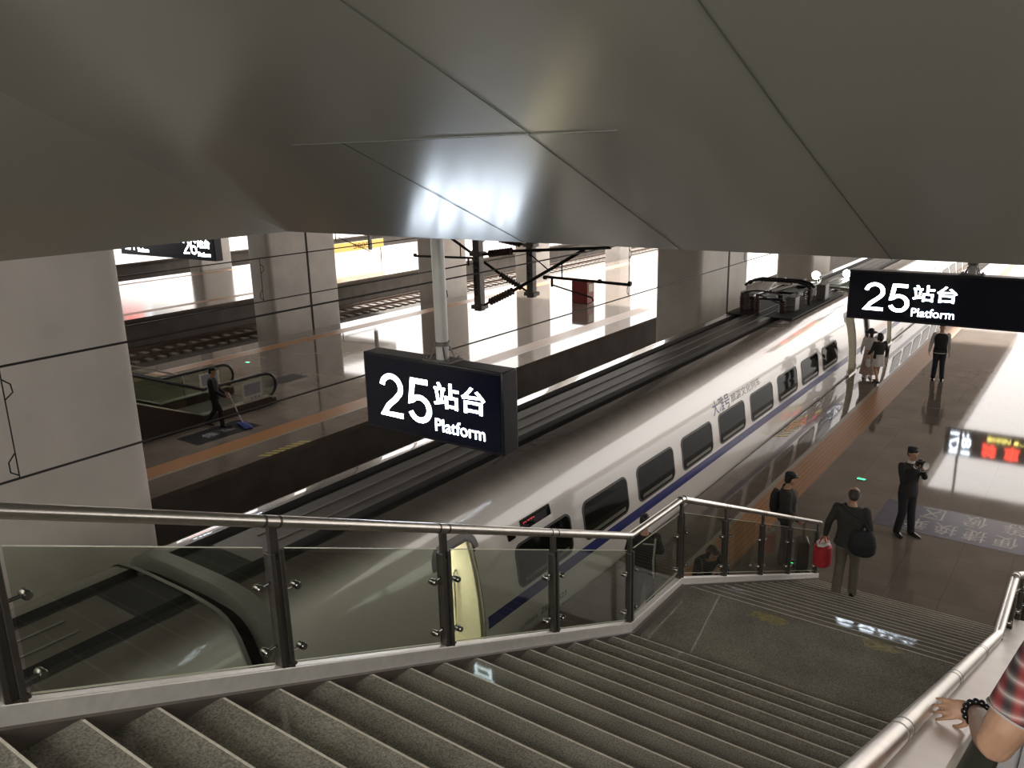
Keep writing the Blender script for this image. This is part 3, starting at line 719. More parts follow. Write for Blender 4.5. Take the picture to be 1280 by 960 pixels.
def cantilever(label, y, sg, text):
    x = -11.5; t = thing('catenary_mast', label, 'catenary mast', (x, y, 3.73), 'catenary drop masts')
    b = MB(); b.box(x-.09, x+.09, y-.09, y+.09, 3.73, 8.795); build('drop_tube', b, M['galv'], t, bevel=.015)
    for k, ch in enumerate(text):
        build('number_lettering', text_mb(ch, (x-.05, y-.092, 4.72-.16*k), (1,0,0), (0,0,1), None, .12, .003, .02), M['black'], t, smooth=False)
    zt, zb = (5.0, 3.82)
    for zk in (zt, zb):
        b = MB(); b.box(x-.15, x+.15, y-.13, y+.13, zk-.045, zk+.045); build('bracket', b, M['galv'], t, bevel=.01)
    b = MB(); insulator(b, (x+sg*.3, y, zt+.01), (x+sg*.95, y, zt+.1)); build('insulator', b, M['insul'], t)
    b = MB(); insulator(b, (x+sg*.28, y, zb+.12), (x+sg*.95, y, zb+.43)); build('insulator', b, M['insul'], t)
    b = MB(); b.tube([(x, y, zt-.03), (x+sg*.95, y, zt+.1), (x+sg*3.35, y, 5.27)], .032, 10); b.tube([(x, y, zb-.02), (x+sg*.28, y, zb+.12)], .025, 8); b.tube([(x+sg*.95, y, zb+.43), (x+sg*2.75, y, 5.21)], .036, 10)
    build('cantilever_tube', b, M['wire'], t)
    b = MB(); b.tube([(x+sg*1.78, y, 4.60), (x+sg*3.8, y, 4.56)], .03, 10); b.tube([(x+sg*1.95, y, 4.6), (x+sg*1.95, y, 4.4)], .028, 8); b.tube([(x+sg*1.95, y, 4.44), (x+sg*2.92, y, 4.24), (x+sg*2.95, y, 4.17)], .018, 8)
    for q in (1.78, 3.1, 3.78): b.tube([(x+sg*(q-.03), y, 4.585), (x+sg*(q+.03), y, 4.585)], .045, 10)
    build('registration_arm', b, M['wire'], t)
    b = MB(); b.tube([(x+sg*2.2, y, 4.97), (x+sg*2.2, y, 4.6)], .014, 6); b.tube([(x+sg*1.4, y, 5.06), (x+sg*1.9, y, 4.72)], .014, 6); build('stay', b, M['wire'], t)
cantilever('grey drop mast numbered N130 with its bracket arm reaching over the train', 14.45, 1, 'N°130')
cantilever('grey drop mast numbered N L93 with its bracket arm reaching over the empty track', 16.5, -1, 'N L93')
t = thing('catenary_mast', 'small distant bracket arm seen against the white daylight, left of the sign pole', 'catenary mast', (-34, 31, 3.2), 'catenary drop masts')
b = MB(); b.box(-34.08, -33.92, 33, 33.16, 2.3, 8.795); build('drop_tube', b, M['galv'], t)
b = MB(); b.tube([(-34, 33.1, 3.1), (-37.3, 33.1, 3.25)], .03, 8); b.tube([(-36.8, 33.1, 3.24), (-36.8, 33.1, 2.7)], .03, 8); b.tube([(-34, 33.1, 2.2), (-36.6, 33.1, 2.9)], .025, 8); build('cantilever_tube', b, M['wire'], t)

# ================================================================== BALUSTRADES
PY = [-1.53, -.19, 1.16, 2.50, 3.857, 5.207, YF1, YF2, 9.02, 10.38, 11.64, 13.15]
def railz0(y):
    if y <= YF1: return pitch1(y)+.957+(y-1.24)*.0135
    if y >= YF2: return 3.43-(y-YF2)*RI/TR
    q = pitch1(YF1)+1.029; return q+(3.43-q)*(y-YF1)/(YF2-YF1)
def basez(y): return curbz(y)
def balustrade(label, x, sg):
    def railz(y): return railz0(y)+(.0145*max(0, YF1-y) if sg < 0 else 0)
    t = thing('glass_balustrade', label, 'balustrade', (x, YF1, ZL), 'stair balustrades')
    ys = [-7.0, YF1-3.0, YF1-.02, YF1+.03, YF2-.03, YF2+.02, 13.3]
    b = MB(); b.tube([(x, y, railz(y)) for y in ys], .034, 18, ends=True); build('handrail', b, M['steel'], t)
    for y in PY:
        d = Vector((0, 1, (railz(y+.05)-railz(y-.05))/.1)).normalized(); c = Vector((x, y, railz(y)))
        for o in (-.05, .05):
            k = MB(); k.lathe(c+d*(o-.008), [(.0352,0),(.0358,.004),(.0358,.012),(.0352,.016)], 18, d); build('rail_collar', k, M['steel_dark'], t)
    ys = [-7.0, YF1, YF2, 13.32]
    b = MB(); b.prism([(y, basez(y)+(.10 if y < YF2 else .075)) for y in ys]+[(y, basez(y)-.012) for y in reversed(ys)], lambda p, a: (a, p[0], p[1]), x-.032, x+.032)
    build('base_rail', b, M['steel_base'], t, smooth=False, bevel=.006)
    for y in PY:
        zb = basez(y)+.04; zt = railz(y)-.17
        b = MB(); b.box(x-.03, x+.03, y-.045, y-.016, zb, zt); b.box(x-.03, x+.03, y+.016, y+.045, zb, zt); b.box(x-.02, x+.02, y-.018, y+.018, zb, zt-.05)
        b.box(x-.029, x+.029, y-.06, y+.06, zb+.05, zb+.068)
        b.box(x-.014, x+.014, y-.028, y+.028, zt-.04, railz(y)-.02)
        p = build('post', b, M['steel_dark'], t, bevel=.004)
        for s2 in (-1, 1):
            for q in (.22, .72):
                sl = railz(y+.1*s2)-railz(y)
                zc = zb+(zt-zb)*q+sl
                b = MB(); b.tube([(x, y+.03*s2, zc), (x, y+.12*s2, zc)], .009, 8); b.lathe((x-.03, y+.12*s2, zc), [(.018,0),(.022,.008),(.022,.052),(.018,.06)], 12, (1,0,0))
                build('glass_clamp', b, M['chrome'], p)
    for a, c in zip(PY, PY[1:]):
        y0, y1 = a+.07, c-.07; o = .125; h = .155
        e = [(y0, basez(y0)+o), (y1, basez(y1)+o), (y1, railz(y1)-h), (y0, railz(y0)-h)]
        b = MB(); b.prism(e, lambda p, q: (q, p[0], p[1]), x-.006, x+.006); gl = build('glass_panel', b, M['glass'], t, smooth=False)
        b = MB(); b.bar((x, e[0][0], e[0][1]-.002), (x, e[1][0], e[1][1]-.002), .012, .005); b.bar((x, e[3][0], e[3][1]+.002), (x, e[2][0], e[2][1]+.002), .012, .004)
        build('polished_edge', b, M['glass_edge'], gl, smooth=False)
    return t
balustrade('glass balustrade with steel handrail along the train side of the stairs', -3.46, 1)
balustrade('glass balustrade with steel handrail beside the pale sloping parapet and plaid sleeve', -.36, -1)
# sloping parapet beside the escalator, right of the stairs
b = MB(); o = 1.0; b.prism([(-7, pitch1(-7)+o-.05), (9.0, pitch1(9.0)+o-.05), (9.0, -.02), (2.2, -.02), (-7, 4)], lambda p, a: (a, p[0], p[1]), -.30, -.235)
struct('wall_parapet', b, M['curb'], smooth=False)
b = MB(); b.prism([(-7, pitch1(-7)+o-.055), (9.05, pitch1(9.05)+o-.055), (9.05, pitch1(9.05)+o), (-7, pitch1(-7)+o)], lambda p, a: (a, p[0], p[1]), -.375, -.20)
struct('trim_parapet_coping', b, M['coping'], smooth=False, bevel=.012)
# escalator running up behind the parapet
t = thing('escalator', 'dark escalator rising behind the pale parapet under the plaid sleeve', 'escalator', (.45, 4, 0))
b = MB()
for k in range(40):
    y = -5+k*.37; z = pitch1(y)-.1; b.box(-.05, .95, y, y+.40, z-.2, z)
build('steps', b, M['galv'], t, smooth=False)
for x in (-.1, 1.0):
    b = MB(); b.prism([(-6, pitch1(-6)+.12), (9.2, pitch1(9.2)+.12), (9.2, -.0), (4, 0), (-6, 4.5)], lambda p, a: (a, p[0], p[1]), x-.05, x+.05); sk = build('skirt', b, M['black'], t, smooth=False)
    b = MB(); b.prism([(-6, pitch1(-6)+.12), (9.2, pitch1(9.2)+.12), (9.2, pitch1(9.2)+.72), (-6, pitch1(-6)+.72)], lambda p, a: (a, p[0], p[1]), x-.006, x+.006); build('glass_panel', b, M['glass'], t, smooth=False)
    b = MB(); b.bar((x, -6, pitch1(-6)+.76), (x, 9.2, pitch1(9.2)+.76), .08, .05); build('moving_handrail', b, M['rubber'], t, bevel=.015)

# ================================================================== FAR ESCALATOR (far platform, rising towards the camera side)
t = thing('escalator', 'small escalator on the far platform behind the cleaner, with paper notices on its glass', 'escalator', (-21.3, 13.5, 0))
SL = .437
def ez(y): return .10 if y > 12.75 else .10+(12.75-y)*SL
for x, nm in ((-20.25, 0), (-22.35, 1)):
    ys = [0.5, 12.75, 15.1]
    b = MB(); b.prism([(y, ez(y)+.18) for y in ys]+[(15.1, -.0), (0.5, -.0)], lambda p, a: (a, p[0], p[1]), x-.09, x+.09); build('cladding', b, M['escal_side'], t, smooth=False)
    b = MB(); b.prism([(y, ez(y)+.20) for y in ys]+[(y, ez(y)+.17) for y in reversed(ys)], lambda p, a: (a, p[0], p[1]), x-.11, x+.11); build('deck_trim', b, M['steel'], t, smooth=False)
    arc = [(15.0+.36*math.cos(a), .62+.36*math.sin(a)) for a in [math.radians(k) for k in range(-80, 91, 17)]]
    gl = [(0.5, ez(.5)+.2), (12.75, .30), (14.9, .25)]+[(15.0+.33*math.cos(math.radians(k)), .62+.33*math.sin(math.radians(k))) for k in range(-80, 91, 17)]+[(12.9, .95), (0.5, ez(.5)+.86)]
    b = MB(); b.prism(gl, lambda p, a: (a, p[0], p[1]), x-.006, x+.006); build('glass_panel', b, M['glass'], t, smooth=False)
    b = MB(); b.tube([(x, y, z) for y, z in arc]+[(x, 12.9, .99), (x, 0.5, ez(.5)+.91)], .045, 10); build('moving_handrail', b, M['rubber'], t)
    b = MB(); b.box(x-.05, x+.05, 14.3, 15.32, 0, .22); build('newel_base', b, M['escal_side'], t, bevel=.03)
    n_ = MB(); n_.box(x+.008, x+.014, 14.15, 14.85, .28, .86); nt_ = build('paper_notice', n_, M['notice'], t, smooth=False)
    n_ = MB(); n_.box(x+.0142, x+.017, 14.22, 14.78, .46, .80)
    for k in range(3): n_.lathe((x+.014, 14.45+k*.13, .36), [(.042,0),(.042,.003)], 12, (1,0,0))
    build('printed_panel', n_, M['notice_print'], nt_, smooth=False)
b = MB()
for k in range(30):
    y = 1.4+k*.38; z = ez(y+.38); b.box(-22.25, -20.35, y, y+.4, max(z-.2, 0), z-.02)
b.box(-22.25, -20.35, 12.75, 15.1, 0, .012); build('steps', b, M['galv'], t, smooth=False)
# upright steel guard rail beside it
t = thing('guard_rail', 'short steel rail with glass beside the far escalator, left of the cleaner', 'railing', (-21.0, 12.6, 0))
b = MB(); b.tube([(-22.6, 10.9, 2.05), (-22.6, 13.6, .95), (-22.6, 13.72, .9), (-22.6, 13.75, .80), (-22.6, 13.75, 0)], .03, 10); build('handrail', b, M['steel'], t)
b = MB(); b.prism([(10.9, .95), (13.7, .05), (13.7, .82), (10.9, 1.92)], lambda p, a: (a, p[0], p[1]), -22.606, -22.594); build('glass_panel', b, M['glass'], t, smooth=False)

# ================================================================== FLOOR FITTINGS
def onfloor(poly, m, name, label, cat, group=None, z=.004):
    b = MB(); b.prism(poly, lambda p, a: (p[0], p[1], a), -.001, z); return solid(name, b, m, label, cat, group, smooth=False, origin=(sum(p[0] for p in poly)/len(poly), sum(p[1] for p in poly)/len(poly), 0))
t = thing('floor_sign', 'blue floor sign with faded white Chinese lettering beside the photographer', 'floor sign', (-1.0, 16.7, 0))
b = MB(); b.prism([(-3.22, 16.05), (2.6, 16.05), (2.6, 17.45), (-3.22, 17.45)], lambda p, a: (p[0], p[1], a), -.001, .004); build('blue_panel', b, M['floorblue'], t, smooth=False)
for k, ch in enumerate('便捷换乘'):
    x = -.80-k*.50
    build('lettering', text_mb(ch, (x, 16.72, .0045), (-1,0,0), (0,-1,0), .40, .52, .001, .0), M['floortext'], t, smooth=False)
for ch, x in (('等', -.70), ('候', -1.38), ('区', -2.12)):
    build('lettering', text_mb(ch, (x, 17.40, .0045), (-1,0,0), (0,-1,0), .42, .55, .001, .0), M['floortext'], t, smooth=False)
b = MB(); b.box(-.55, .1, 16.3, 16.55, .004, .0055); build('lettering', b, M['floortext'], t, smooth=False)
t = thing('floor_sign', 'dark floor sticker with faint lettering at the feet of the cleaner', 'floor sign', (-19.2, 12.6, 0))
b = MB(); b.prism([(-19.75, 11.6), (-18.75, 11.6), (-18.75, 13.6), (-19.75, 13.6)], lambda p, a: (p[0], p[1], a), -.001, .004); build('dark_panel', b, M['dark_sticker'], t, smooth=False)
for k, ch in enumerate('候车'):
    build('lettering', text_mb(ch, (-19.05, 12.1+k*.55, .0045), (0,1,0), (-1,0,0), .4, .4, .001, 0), M['notice_print'], t, smooth=False)
onfloor([(-22.7, 16.3), (-21.9, 16.3), (-21.9, 18.0), (-22.7, 18.0)], M['dark_sticker'], 'floor_sign', 'dark floor sticker just beyond the end of the far escalator', 'floor sign')
def hatch(x0, x1, y0, y1, label):
    t = thing('door_marking', label, 'floor marking', ((x0+x1)/2, (y0+y1)/2, 0), 'yellow hatched door markings')
    n = 7; dy = (y1-y0)/n; b = MB()
    for k in range(n):
        y = y0+k*dy; b.prism([(x0, y), (x1, y+dy*.8), (x1, y+dy*1.25), (x0, y+dy*.45)], lambda p, a: (p[0], p[1], a), -.001, .003)
    build('yellow_bars', b, M['yellow'], t, smooth=False)
hatch(-6.5, -6.25, 20.1, 21.7, 'yellow hatched marking at the platform edge beside the train')
hatch(-16.75, -16.5, 11.95, 13.4, 'yellow hatched marking at the edge of the far platform below the cleaner')
for (x, y, lab) in ((-3.96, 18.27, 'round floor light glowing green between the shoulder-bag man and the train'), (-3.9, 13.53, 'round floor light glowing green behind the lower glass panels'), (-25.5, 18.2, 'tiny round floor light on the far platform beyond the escalator')):
    t = thing('floor_light', lab, 'floor light', (x, y, 0), 'exit floor lights')
    b = MB(); b.lathe((x, y, -.002), [(.13,0),(.13,.006),(.115,.008),(.0,.008)], 24); build('steel_ring', b, M['chrome'], t)
    b = MB()
    for k in range(2): b.prism([(x-.09+.085*k, y-.03), (x-.03+.085*k, y-.03), (x+.0+.085*k, y), (x-.03+.085*k, y+.03), (x-.09+.085*k, y+.03), (x-.06+.085*k, y)], lambda p, a: (p[0], p[1], a), .004, .012)
    build('green_arrows', b, M['green'], t, smooth=False)
M['stain'] = mat('faded_yellow_paint', (.20, .165, .06), .5, 0, .45, 25)
for cx_, cy_, lab in ((-2.45, 7.70, 'faded yellow mark on the stair landing, nearer the glass balustrade'), (-1.38, 7.80, 'faded yellow mark on the stair landing, nearer the pale parapet')):
    rnd = random.Random(cx_); pl = [(cx_+.20*math.cos(2*PI*k/14)*(.75+.4*rnd.random()), cy_+.09*math.sin(2*PI*k/14)*(.75+.4*rnd.random())) for k in range(14)]
    b = MB(); b.prism(pl, lambda p, a: (p[0], p[1], a), ZL-.001, ZL+.0015); solid('floor_marking', b, M['stain'], lab, 'floor marking', 'faded marks on the landing', smooth=False)
t = thing('red_cabinet', 'small dark red cabinet standing on the far platform', 'cabinet', (-21.2, 35.4, 0))
b = MB(); b.box(-21.9, -21.0, 34.9, 35.6, 0, 1.1); build('body', b, M['redbox'], t, bevel=.03)
b = MB(); b.box(-21.003, -20.985, 35.05, 35.45, .55, .95); build('window_panel', b, M['notice'], t)

# ================================================================== PEOPLE
V = Vector
def lerp(a, b, t): return V(a)*(1-t)+V(b)*t
def hand_tubes(mb, w, d, n, curl, thumb, s=1.0):
    """palm, four unequal bent fingers and a thumb leaving the side of the palm"""
    d = V(d).normalized(); n = V(n); n = (n-d*n.dot(d)).normalized(); l = n.cross(d)*thumb; w = V(w)
    mb.eloft([(w-d*.02*s, .026*s, .02*s), (w+d*.02*s, .034*s, .017*s), (w+d*.06*s, .042*s, .016*s), (w+d*.09*s, .040*s, .013*s), (w+d*.098*s, .03*s, .008*s)], l, 12)
    for o, L in ((.033, .070), (.011, .080), (-.011, .074), (-.033, .058)):
        p = w+d*.085*s+l*o*s; L *= s; a = curl; q = [p]
        for k, f in enumerate((.45, .32, .23)):
            a2 = a*(k+.6); dd = (d*math.cos(a2)+n*math.sin(a2)+l*o*4.5*(1-curl*.8)).normalized(); p = p+dd*L*f; q.append(p)
        mb.tube(q, [.0094*s, .0088*s, .0082*s, .007*s], 8, ends=True)
    p = w+d*.022*s+l*.03*s; dd = (l*.75+d*.65+n*.25).normalized(); p1 = p+dd*.035*s; p2 = p1+(l*.25+d*.9+n*.35*(1+curl)).normalized()*.032*s; p3 = p2+(d*.9-l*.1+n*.5*(1+curl)).normalized()*.022*s
    mb.tube([p, p1, p2, p3], [.014*s, .0115*s, .010*s, .008*s], 8, ends=True)

class Person:
    def __init__(s, label, loc, heading, height, J=None, head=(0, 0), group=None):
        s.t = thing('person', label, 'person', loc, group)
        s.k = height/1.72; s.loc = V(loc); s.R = Matrix.Rotation(heading, 3, 'Z'); s.hy, s.hp = head
        s.J = dict(hipL=(-.09,0,.90), hipR=(.09,0,.90), kneeL=(-.095,.02,.49), kneeR=(.095,.02,.49), ankL=(-.10,-.02,.08), ankR=(.10,-.02,.08),
                   footL=(-.02,1,0), footR=(.02,1,0), pel=(0,0,.93), waist=(0,.0,1.08), chest=(0,.0,1.28), neck=(0,-.015,1.46), hd=(0,.01,1.50),
                   shL=(-.185,-.01,1.41), shR=(.185,-.01,1.41), elL=(-.235,-.04,1.13), elR=(.235,-.04,1.13), wrL=(-.245,.03,.88), wrR=(.245,.03,.88),
                   hL=(0,.18,-1), hR=(0,.18,-1), nL=(1,.15,0), nR=(-1,.15,0), cL=.35, cR=.35)
        s.J.update(J or {})
    def w(s, p): return s.loc+s.R @ (V(p)*s.k)
    def wd(s, d): return s.R @ V(d)
    def j(s, n): return V(s.J[n])
    def put(s, mb):                        # local metres -> world
        mb.v = [s.loc+s.R @ (v*s.k) for v in mb.v]; return mb
    def lat(s):
        d = s.j('shR')-s.j('shL'); return d.normalized()
    def hm(s):
        return Matrix.Translation(s.j('hd')) @ Matrix.Rotation(s.hy, 4, 'Z') @ Matrix.Rotation(s.hp, 4, 'X')
    def torso(s, g=0, z0='pel', top=.97):
        P, Wq, C, N = s.j('pel'), s.j('waist'), s.j('chest'), s.j('neck'); l = s.lat()
        return [(lerp(P, Wq, -.45), .150+g, .105+g), (P, .165+g, .115+g), (lerp(P, Wq, .6), .150+g, .108+g), (Wq, .143+g, .105+g), (lerp(Wq, C, .6), .160+g, .115+g), (C, .172+g, .12+g), (lerp(C, N, .55), .178+g, .105+g), (lerp(C, N, .82), .135+g, .082+g), (N, .068+g*.8, .066+g*.6)]
    def body(s, m=None, voxel=.010):
        mb = MB(); l = s.lat()
        mb.eloft(s.torso(), l, 18)
        N = s.j('neck'); H = s.j('hd'); mb.tube([lerp(s.j('chest'), N, .7), N, H+V((0,.005,.04))], [.07, .058, .055], 12)
        for S in 'LR':
            mb.tube([s.j('hip'+S)+V((0,0,.03)), s.j('hip'+S)-V((0,0,.08)), lerp(s.j('hip'+S), s.j('knee'+S), .6), s.j('knee'+S), lerp(s.j('knee'+S), s.j('ank'+S), .3), s.j('ank'+S)], [.085, .086, .066, .052, .053, .034], 12, ends=True)
            a = s.j('ank'+S); f = V(s.J['foot'+S]).normalized(); f.z *= .5
            mb.eloft([(a-f*.06-V((0,0,.04)), .03, .035), (a-f*.02-V((0,0,.035)), .036, .045), (a+f*.07-V((0,0,.05)), .042, .03), (a+f*.14-V((0,0,.06)), .043, .02), (a+f*.19-V((0,0,.064)), .025, .012)], f.cross(V((0,0,1))), 10)
            mb.tube([s.j('sh'+S), lerp(s.j('sh'+S), s.j('el'+S), .4), s.j('el'+S), lerp(s.j('el'+S), s.j('wr'+S), .3), s.j('wr'+S)], [.058, .048, .038, .039, .026], 12, ends=True)
            hand_tubes(mb, s.j('wr'+S), s.J['h'+S], s.J['n'+S], s.J['c'+S], 1 if S == 'L' else -1)
        # head with jaw, nose, brow and ears
        hd = MB(); q = []
        for (z, a, b, o) in ((0,.030,.030,.052), (.02,.048,.052,.038), (.055,.060,.074,.020), (.10,.070,.088,.006), (.14,.076,.094,.0), (.18,.074,.092,-.006), (.21,.058,.072,-.012), (.228,.032,.040,-.014), (.234,.008,.01,-.015)):
            q.append([V((a*math.cos(2*PI*i/20), o+b*math.sin(2*PI*i/20), z)) for i in range(20)])
        hd.loft(q); hd.tube([(0,.089,.125), (0,.104,.095), (0,.112,.080)], [.010, .014, .016], 8, ends=True)
        for sx in (-1, 1):
            hd.ball((sx*.077, -.005, .105), (.012, .022, .032), 6); hd.tube([(sx*.012, .090, .137), (sx*.05, .082, .137)], .010, 6, ends=True)
        hd.tube([(-.02,.084,.052), (.02,.084,.052)], .010, 6, ends=True)
        hd.v = [v+V((0,0,.035)) for v in hd.v]; hd.xf(s.hm()); mb.add(hd.v, hd.f)
        b = fuse('body', s.put(mb), m or M['skin'], s.t, voxel, 3)
        e = MB()
        for sx in (-1, 1): e.ball((sx*.032, .086, .155), (.013, .010, .007), 6)
        e.xf(s.hm()); build('eyes', s.put(e), M['hair'], s.t)
        e = MB(); e.ball((0, .094, .088), (.024, .006, .006), 6); e.xf(s.hm()); build('lips', s.put(e), M['lip'], s.t)
        return b
    def hair(s, style='short', m=None):
        mb = MB(); z = .035
        mb.ball((0, -.020, .142+z), (.083, .094, .098), 12); mb.ball((0, -.055, .085+z), (.070, .055, .06), 8)
        if style == 'short': mb.ball((0, .045, .185+z), (.068, .058, .050), 8)
        if style == 'bob':
            mb.ball((0, .05, .19+z), (.07, .058, .045), 8)
            for sx in (-1, 1): mb.tube([(sx*.072,-.01,.15+z), (sx*.085,-.02,.06+z), (sx*.078,-.01,-.0+z)], [.035,.042,.03], 10, ends=True)
            mb.tube([(0,-.06,.15+z), (0,-.085,.05+z), (0,-.075,-.01+z)], [.07,.07,.05], 12, ends=True)
        if style == 'long':
            mb.tube([(0,-.06,.15+z), (0,-.09,.04+z), (0,-.085,-.08+z)], [.075,.06,.035], 12, ends=True)
        mb.xf(s.hm()); return fuse('hair', s.put(mb), m or M['hair'], s.t, .011, 2)
    def cap(s, m, peak=True):
        mb = MB(); z = .035
        mb.lathe((0,-.008,.135+z), [(.088,0),(.094,.03),(.098,.06),(.092,.085),(.06,.102),(.01,.108)], 20)
        if peak: mb.eloft([((0,.06,.150+z), .075, .010), ((0,.11,.143+z), .065, .009), ((0,.145,.134+z), .03, .006)], (1,0,0), 10)
        mb.xf(s.hm()); return fuse('cap', s.put(mb), m, s.t, .009, 2)
    def sunhat(s, m):
        mb = MB(); z = .03; mb.lathe((0,-.01,.12+z), [(.21,-.035),(.215,-.028),(.15,.0),(.098,.012),(.092,.07),(.07,.10),(.01,.108)], 24); mb.xf(s.hm()); return build('sun_hat', s.put(mb), m, s.t)
    def top(s, m, g=.022, name='jacket', sleeve=1.0, hem=-.55, voxel=.013, wide=0):
        mb = MB(); T_ = s.torso(g); P, Wq = s.j('pel'), s.j('waist'); T_[0] = (lerp(P, Wq, hem), .170+g+wide, .125+g+wide); mb.eloft(T_, s.lat(), 20)
        for S in 'LR':
            a, e, w = s.j('sh'+S), s.j('el'+S), s.j('wr'+S)
            if sleeve >= 1: mb.tube([a+V((0,0,.01)), lerp(a, e, .4), e, lerp(e, w, .5), lerp(e, w, .97)], [.068, .062, .055, .050, .042], 12, ends=True)
            elif sleeve > 0: mb.tube([a+V((0,0,.01)), lerp(a, e, sleeve*.5), lerp(a, e, sleeve)], [.068, .066, .062], 12, ends=True)
        return fuse(name, s.put(mb), m, s.t, voxel, 3)
    def trousers(s, m, g=.018, name='trousers', knee=False, voxel=.013):
        mb = MB(); T_ = s.torso(g)[:4]; mb.eloft(T_, s.lat(), 18)
        for S in 'LR':
            h, k, a = s.j('hip'+S), s.j('knee'+S), s.j('ank'+S)
            if knee: mb.tube([h+V((0,0,.03)), h-V((0,0,.08)), lerp(h, k, .5)], [.10, .105, .10], 14, ends=True)
            else: mb.tube([h+V((0,0,.03)), h-V((0,0,.08)), lerp(h, k, .6), k, lerp(k, a, .5), a+V((0,-.005,-.01))], [.098, .10, .085, .075, .072, .068], 14, ends=True)
        return fuse(name, s.put(mb), m, s.t, voxel, 3)
    def skirt(s, m, z1, r0=.17, r1=.27, name='skirt', folds=9):
        mb = MB(); rings = []; W0 = s.j('waist'); P = s.j('pel')
        for k in range(9):
            t = k/8; c = lerp(V((W0.x, W0.y, 1.03)), V((P.x, P.y, z1)), t); r = r0+(r1-r0)*t
            rings.append([c+V((r*(1+.08*t*math.sin(folds*a))*math.cos(a), r*.82*(1+.08*t*math.sin(folds*a))*math.sin(a), 0)) for a in [2*PI*i/36 for i in range(36)]])
        mb.loft(rings); return build(name, s.put(mb), m, s.t)
    def shoes(s, m, heel=False):
        for S in 'LR':
            a = s.j('ank'+S); f = V(s.J['foot'+S]).normalized(); f.z *= .5; b = MB()
            b.eloft([(a-f*.075-V((0,0,.045)), .028, .034), (a-f*.05-V((0,0,.035)), .042, .045), (a+f*.05-V((0,0,.043)), .050, .038), (a+f*.13-V((0,0,.055)), .052, .027), (a+f*.20-V((0,0,.062)), .04, .019), (a+f*.225-V((0,0,.066)), .018, .012)], f.cross(V((0,0,1))), 14)
            build('shoe', s.put(b), m, s.t)
M['lip'] = mat('lips', (.26, .10, .085), .5)

def local_bar(P, pts, r, name, m, parent=None, n=8):
    b = MB(); b.tube(pts, r, n); return build(name, P.put(b), m, parent or P.t)

# attendant standing under the long platform sign, facing the stairs
p = Person('person in a dark vest and pale sleeves standing alone below the long platform sign', (-4.14, 28.05, 0), PI+.12, 1.75,
           dict(ankL=(-.12,-.02,.08), ankR=(.12,-.02,.08), wrL=(-.27,.03,.88), wrR=(.29,.02,.90), elR=(.26,-.04,1.13)))
p.body(); p.hair(); p.top(M['shirt'], .018, 'shirt', 1.0); p.top(M['darkcloth'], .030, 'vest', 0, -.35); p.trousers(M['navy'], .02); p.shoes(M['shoe'])
b = MB(); b.eloft([((0,.02,1.475), .075, .072), ((0,.02,1.50), .068, .066)], (1,0,0), 14); build('collar', p.put(b), M['whitecloth'], p.t)
local_bar(p, [(.15,.125,1.0), (-.15,.125,1.0)], .018, 'belt', M['shoe'])
# photographer
p = Person('person in black suit and cap holding up a camera beside the blue floor sign', (-2.6, 15.82, 0), PI+.85, 1.70,
           dict(ankL=(-.13,.03,.08), ankR=(.11,-.06,.08), footL=(-.2,1,0), footR=(.25,1,0), elL=(-.25,.10,1.17), elR=(.25,.10,1.17), wrL=(-.055,.25,1.40), wrR=(.10,.24,1.47), hL=(.25,.5,.75), hR=(-.35,.5,.75), nL=(.5,-.3,.6), nR=(-.8,-.2,.3), cL=.55, cR=.6), (0, -.06))
p.body(); p.hair(); p.cap(M['darkcloth'], False); p.top(M['darkcloth'], .024, 'suit_jacket', 1.0, -.75); p.trousers(M['darkcloth'], .018); p.shoes(M['shoe'])
b = MB(); b.eloft([((0,.01,1.475), .078, .075), ((0,.015,1.515), .066, .064)], (1,0,0), 14); build('shirt_collar', p.put(b), M['whitecloth'], p.t)
for S in 'LR':
    a = p.j('wr'+S); e = p.j('el'+S); b = MB(); b.tube([lerp(e, a, .93), lerp(e, a, 1.02)], .040, 12); build('shirt_cuff', p.put(b), M['whitecloth'], p.t)
t = thing('camera', 'black camera with a pale lens hood held up by the person in the black suit', 'camera', p.w((.03,.30,1.50)))
b = MB(); b.box(-.05, .11, .235, .30, 1.50, 1.60); b.box(.0, .06, .24, .29, 1.60, 1.63); build('camera_body', p.put(b), M['black'], t, bevel=.008)
b = MB(); b.lathe((.03,.29,1.55), [(.035,0),(.036,.05),(.041,.06),(.041,.10)], 20, (0,1,0)); ln = build('lens', p.put(b), M['black'], t)
b = MB(); b.lathe((.03,.39,1.55), [(.043,0),(.066,.035),(.066,.045),(.038,.03)], 24, (0,1,0)); build('lens_hood', p.put(b), M['plastic'], ln)
# man with the bags walking down the lower flight
p = Person('person in khaki trousers walking down the stairs, carrying a red bag and black shoulder bag', (-2.66, 11.84, .586), .06, 1.70,
           dict(hd=(0,.07,1.445), neck=(0,.03,1.45), chest=(0,.01,1.28), ankL=(-.105,-.12,.10), ankR=(.10,.06,.075), kneeL=(-.10,.04,.50), kneeR=(.10,.07,.49), elL=(-.30,-.02,1.15), wrL=(-.345,.05,.91), hL=(-.05,.1,-1), cL=.75, nL=(1,0,0), elR=(.27,.0,1.15), wrR=(.22,.16,.98), hR=(-.4,.5,-.3), shL=(-.20,.0,1.40), shR=(.20,.0,1.40)), (.1, -.5))
p.body(); 
mb = MB(); mb.ball((0,-.022,.165), (.083,.092,.092), 12); mb.ball((0,-.055,.115), (.070,.055,.06), 8); mb.xf(p.hm()); fuse('cropped_hair', p.put(mb), M['hairgrey'] if 'hairgrey' in M else mat('cropped_grey_hair', (.03,.024,.02), .6, 0, .2, 60), p.t, .011, 2)
p.top(M['greycloth'], .035, 'jacket', 1.0, -.55, wide=.02); p.trousers(M['khaki'], .024); p.shoes(M['shoe'])
